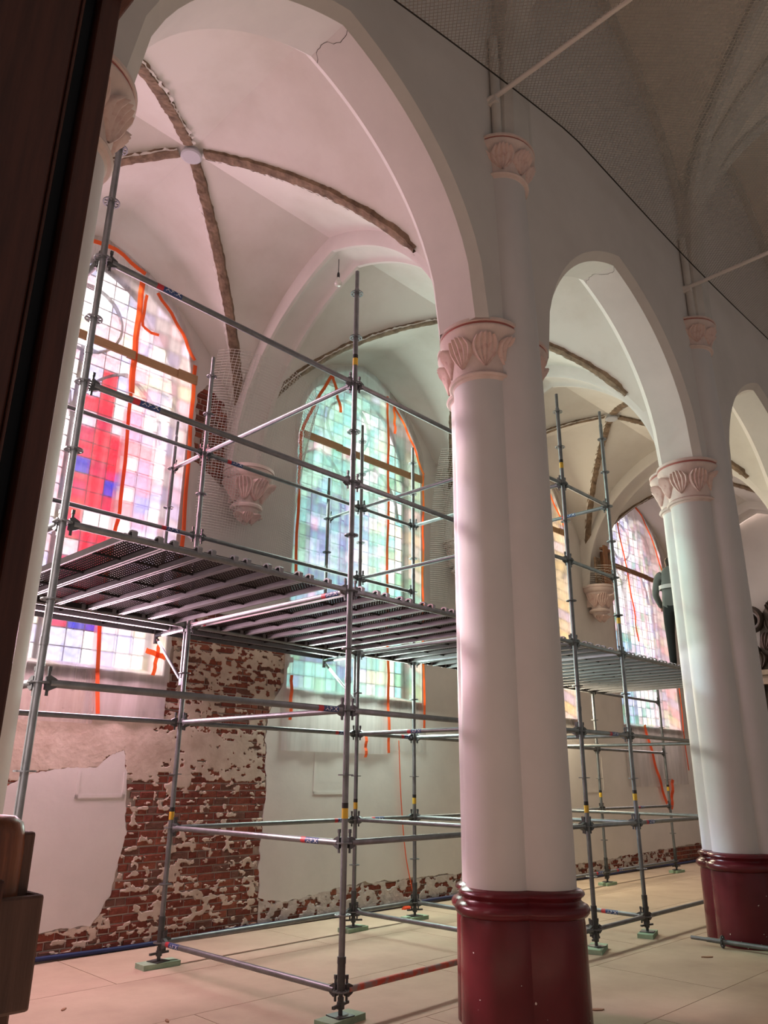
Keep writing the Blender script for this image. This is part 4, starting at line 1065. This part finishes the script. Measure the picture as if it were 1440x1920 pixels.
RR = [(.13, .17), (.13, .17), (.13, .19), (.10, .15), .06, (.095, .085), (.085, .075), .10, .07, .055, .045, .10, .07, .055, .045, .075, .055, .045, .035, .075, .055, .045, .035]
def pm(c):
    if c.z > 1.58: return 2 if not (c.x < .07 or c.z > 1.72) else 3
    if c.z < .10: return 4
    if c.z < .93: return 1
    if c.x > .30: return 2
    return 0
skin_body('body', V_, E_g, RR, pm, [CLOTHG, CLOTHD, SKIN, HAIR, BLK], (0, 0, 0), 0, root)
b = MB(); b.lathe([(.175, 1.20), (.180, 1.20), (.180, 1.26), (.175, 1.26)], 20); o = part('reflective_band', b, BANDM, root, 60); o.scale = (.86, 1.12, 1)
for s in (-1, 1):
    b = MB(); b.add([], [])
    for i, (L_, z_) in enumerate(((.085, 0), (.095, .0), (.09, 0), (.075, 0))):
        y_ = -.027 + .018 * i; p0 = Vector((.40, s * .20 + y_, 1.0)); b.tube(p0, p0 + Vector((L_ * .55, 0, -.01)), .0085, n=8); b.tube(p0 + Vector((L_ * .55, 0, -.01)), p0 + Vector((L_ * .8, 0, -.04)), .008, n=8)
    b.tube((.385, s * .20 - s * .035, 1.0), (.43, s * .20 - s * .06, .985), .010, n=8)
    part('fingers', b, SKIN, root, 60)

# ================================================================ ALTARPIECE at the end of the aisle
root = empty('altarpiece', BW(3 * PP + .10, 2.0, 0), TH); tag(root, 'dark carved wooden altarpiece with scrolls at the aisle end', 'altarpiece')
b = MB(); b.box(-.25, .3, -1.1, 1.0, 0, 1.1); b.box(-.32, .3, -1.2, 1.1, 1.1, 1.2); part('altar_table', b, ALTAR, root)
b = MB(); b.box(.02, .3, -.95, .85, 1.2, 4.3); part('back_panel', b, ALTAR, root)
b = MB(); b.box(-.01, .02, -.60, .50, 1.6, 3.9); part('painted_panel', b, mat('blue_grey_panel', (.10, .13, .15), .6, var=.4, vscale=4), root)
for s in (-.85, .75):
    b = MB(); b.lathe([(.11, 1.2), (.12, 1.3), (.085, 1.38), (.095, 2.2), (.085, 3.5), (.12, 3.6), (.14, 3.75)], 16, (-.08, s)); part('column', b, ALTAR, root, 40)
b = MB(); b.box(-.22, .3, -1.05, .95, 3.75, 3.95); b.box(-.28, .3, -1.12, 1.02, 3.95, 4.06); part('entablature', b, GOLD, root)
def scroll(yc, zc, r, s, n=40):
    b = MB(); P = [Vector((-.08, yc + s * (r * (1 - .7 * i / n)) * math.cos(i / n * 3.3 * math.pi), zc + (r * (1 - .7 * i / n)) * math.sin(i / n * 3.3 * math.pi))) for i in range(n + 1)]
    rings = []
    for i, p in enumerate(P):
        d = (P[min(i + 1, n)] - P[max(i - 1, 0)]).normalized(); sd = Vector((1, 0, 0)); nn = d.cross(sd); q = .075 * (1 - .5 * i / n)
        rings.append([p + sd * (.11 * math.cos(a)) + nn * (q * math.sin(a)) for a in [2 * math.pi * k / 8 for k in range(8)]])
    b.rings(rings, cap0=True, cap1=True); part('scroll', b, ALTAR, root, 60)
scroll(.72, 5.22, .34, 1); scroll(-.82, 5.22, .34, -1); scroll(.85, 4.42, .30, 1); scroll(-.95, 4.42, .30, -1)
b = MB(); b.prism([(-.70, 4.06), (.62, 4.06), (.58, 4.7), (.48, 5.3), (.2, 5.7), (-.05, 5.95), (-.3, 5.7), (-.58, 5.3), (-.66, 4.7)], 0, -.05, .2); part('pediment', b, ALTAR, root)
b = MB(); b.lathe([(.02, 5.86), (.09, 5.92), (.11, 6.02), (.05, 6.15), (.01, 6.3)], 12, (.05, -.05)); part('finial', b, ALTAR, root, 60)
ALEAF = LEAF.copy(); ALEAF.materials.clear(); ALEAF.materials.append(ALTAR)
for i, (y_, z_) in enumerate(((.45, 4.62), (.2, 4.9), (-.15, 4.85), (-.45, 4.6), (.62, 4.2), (0, 5.35))):
    lf = link('carved_leaf', ALEAF, root, (-.08, y_, z_ - .1), (.5 * (i % 3 - 1), 0, math.pi), (1.5, 1.5, 1.3)); 

# ================================================================ SMALL DEBRIS on the floor
rd = random.Random(4)
for i, (x, y, lab) in enumerate(((3.6, 5.6, 'small dark chip on the floor before the bare brick'), (4.0, 5.0, 'sliver of wood on the floor left of the middle pole'), (6.1, 3.55, 'dark scrap at the foot of the first pillar'), (7.6, 6.0, 'small flake on the floor under the deck behind the pole'),
                             (3.2, 6.4, 'thin splinter near the pole before the brick'), (8.6, 3.7, 'brown crumb on the floor between the pillars'), (5.5, 5.8, 'dark crumb in the middle of the scaffold bay'), (4.3, 4.3, 'flat chip of wood before the middle pole'))):
    b = MB(); L_ = rd.uniform(.03, .07); W_ = rd.uniform(.012, .03)
    b.prism([(-L_, -W_ * .5), (-L_ * .3, -W_), (L_ * .8, -W_ * .4), (L_, W_ * .3), (L_ * .2, W_), (-L_ * .7, W_ * .6)], 2, 0, .008)
    o = link('wood_chip', b.mesh('wood_chip', PINED), None, (x, y, 0), (0, 0, rd.uniform(0, 3))); tag(o, lab, 'wood chip', 'chips on the floor')
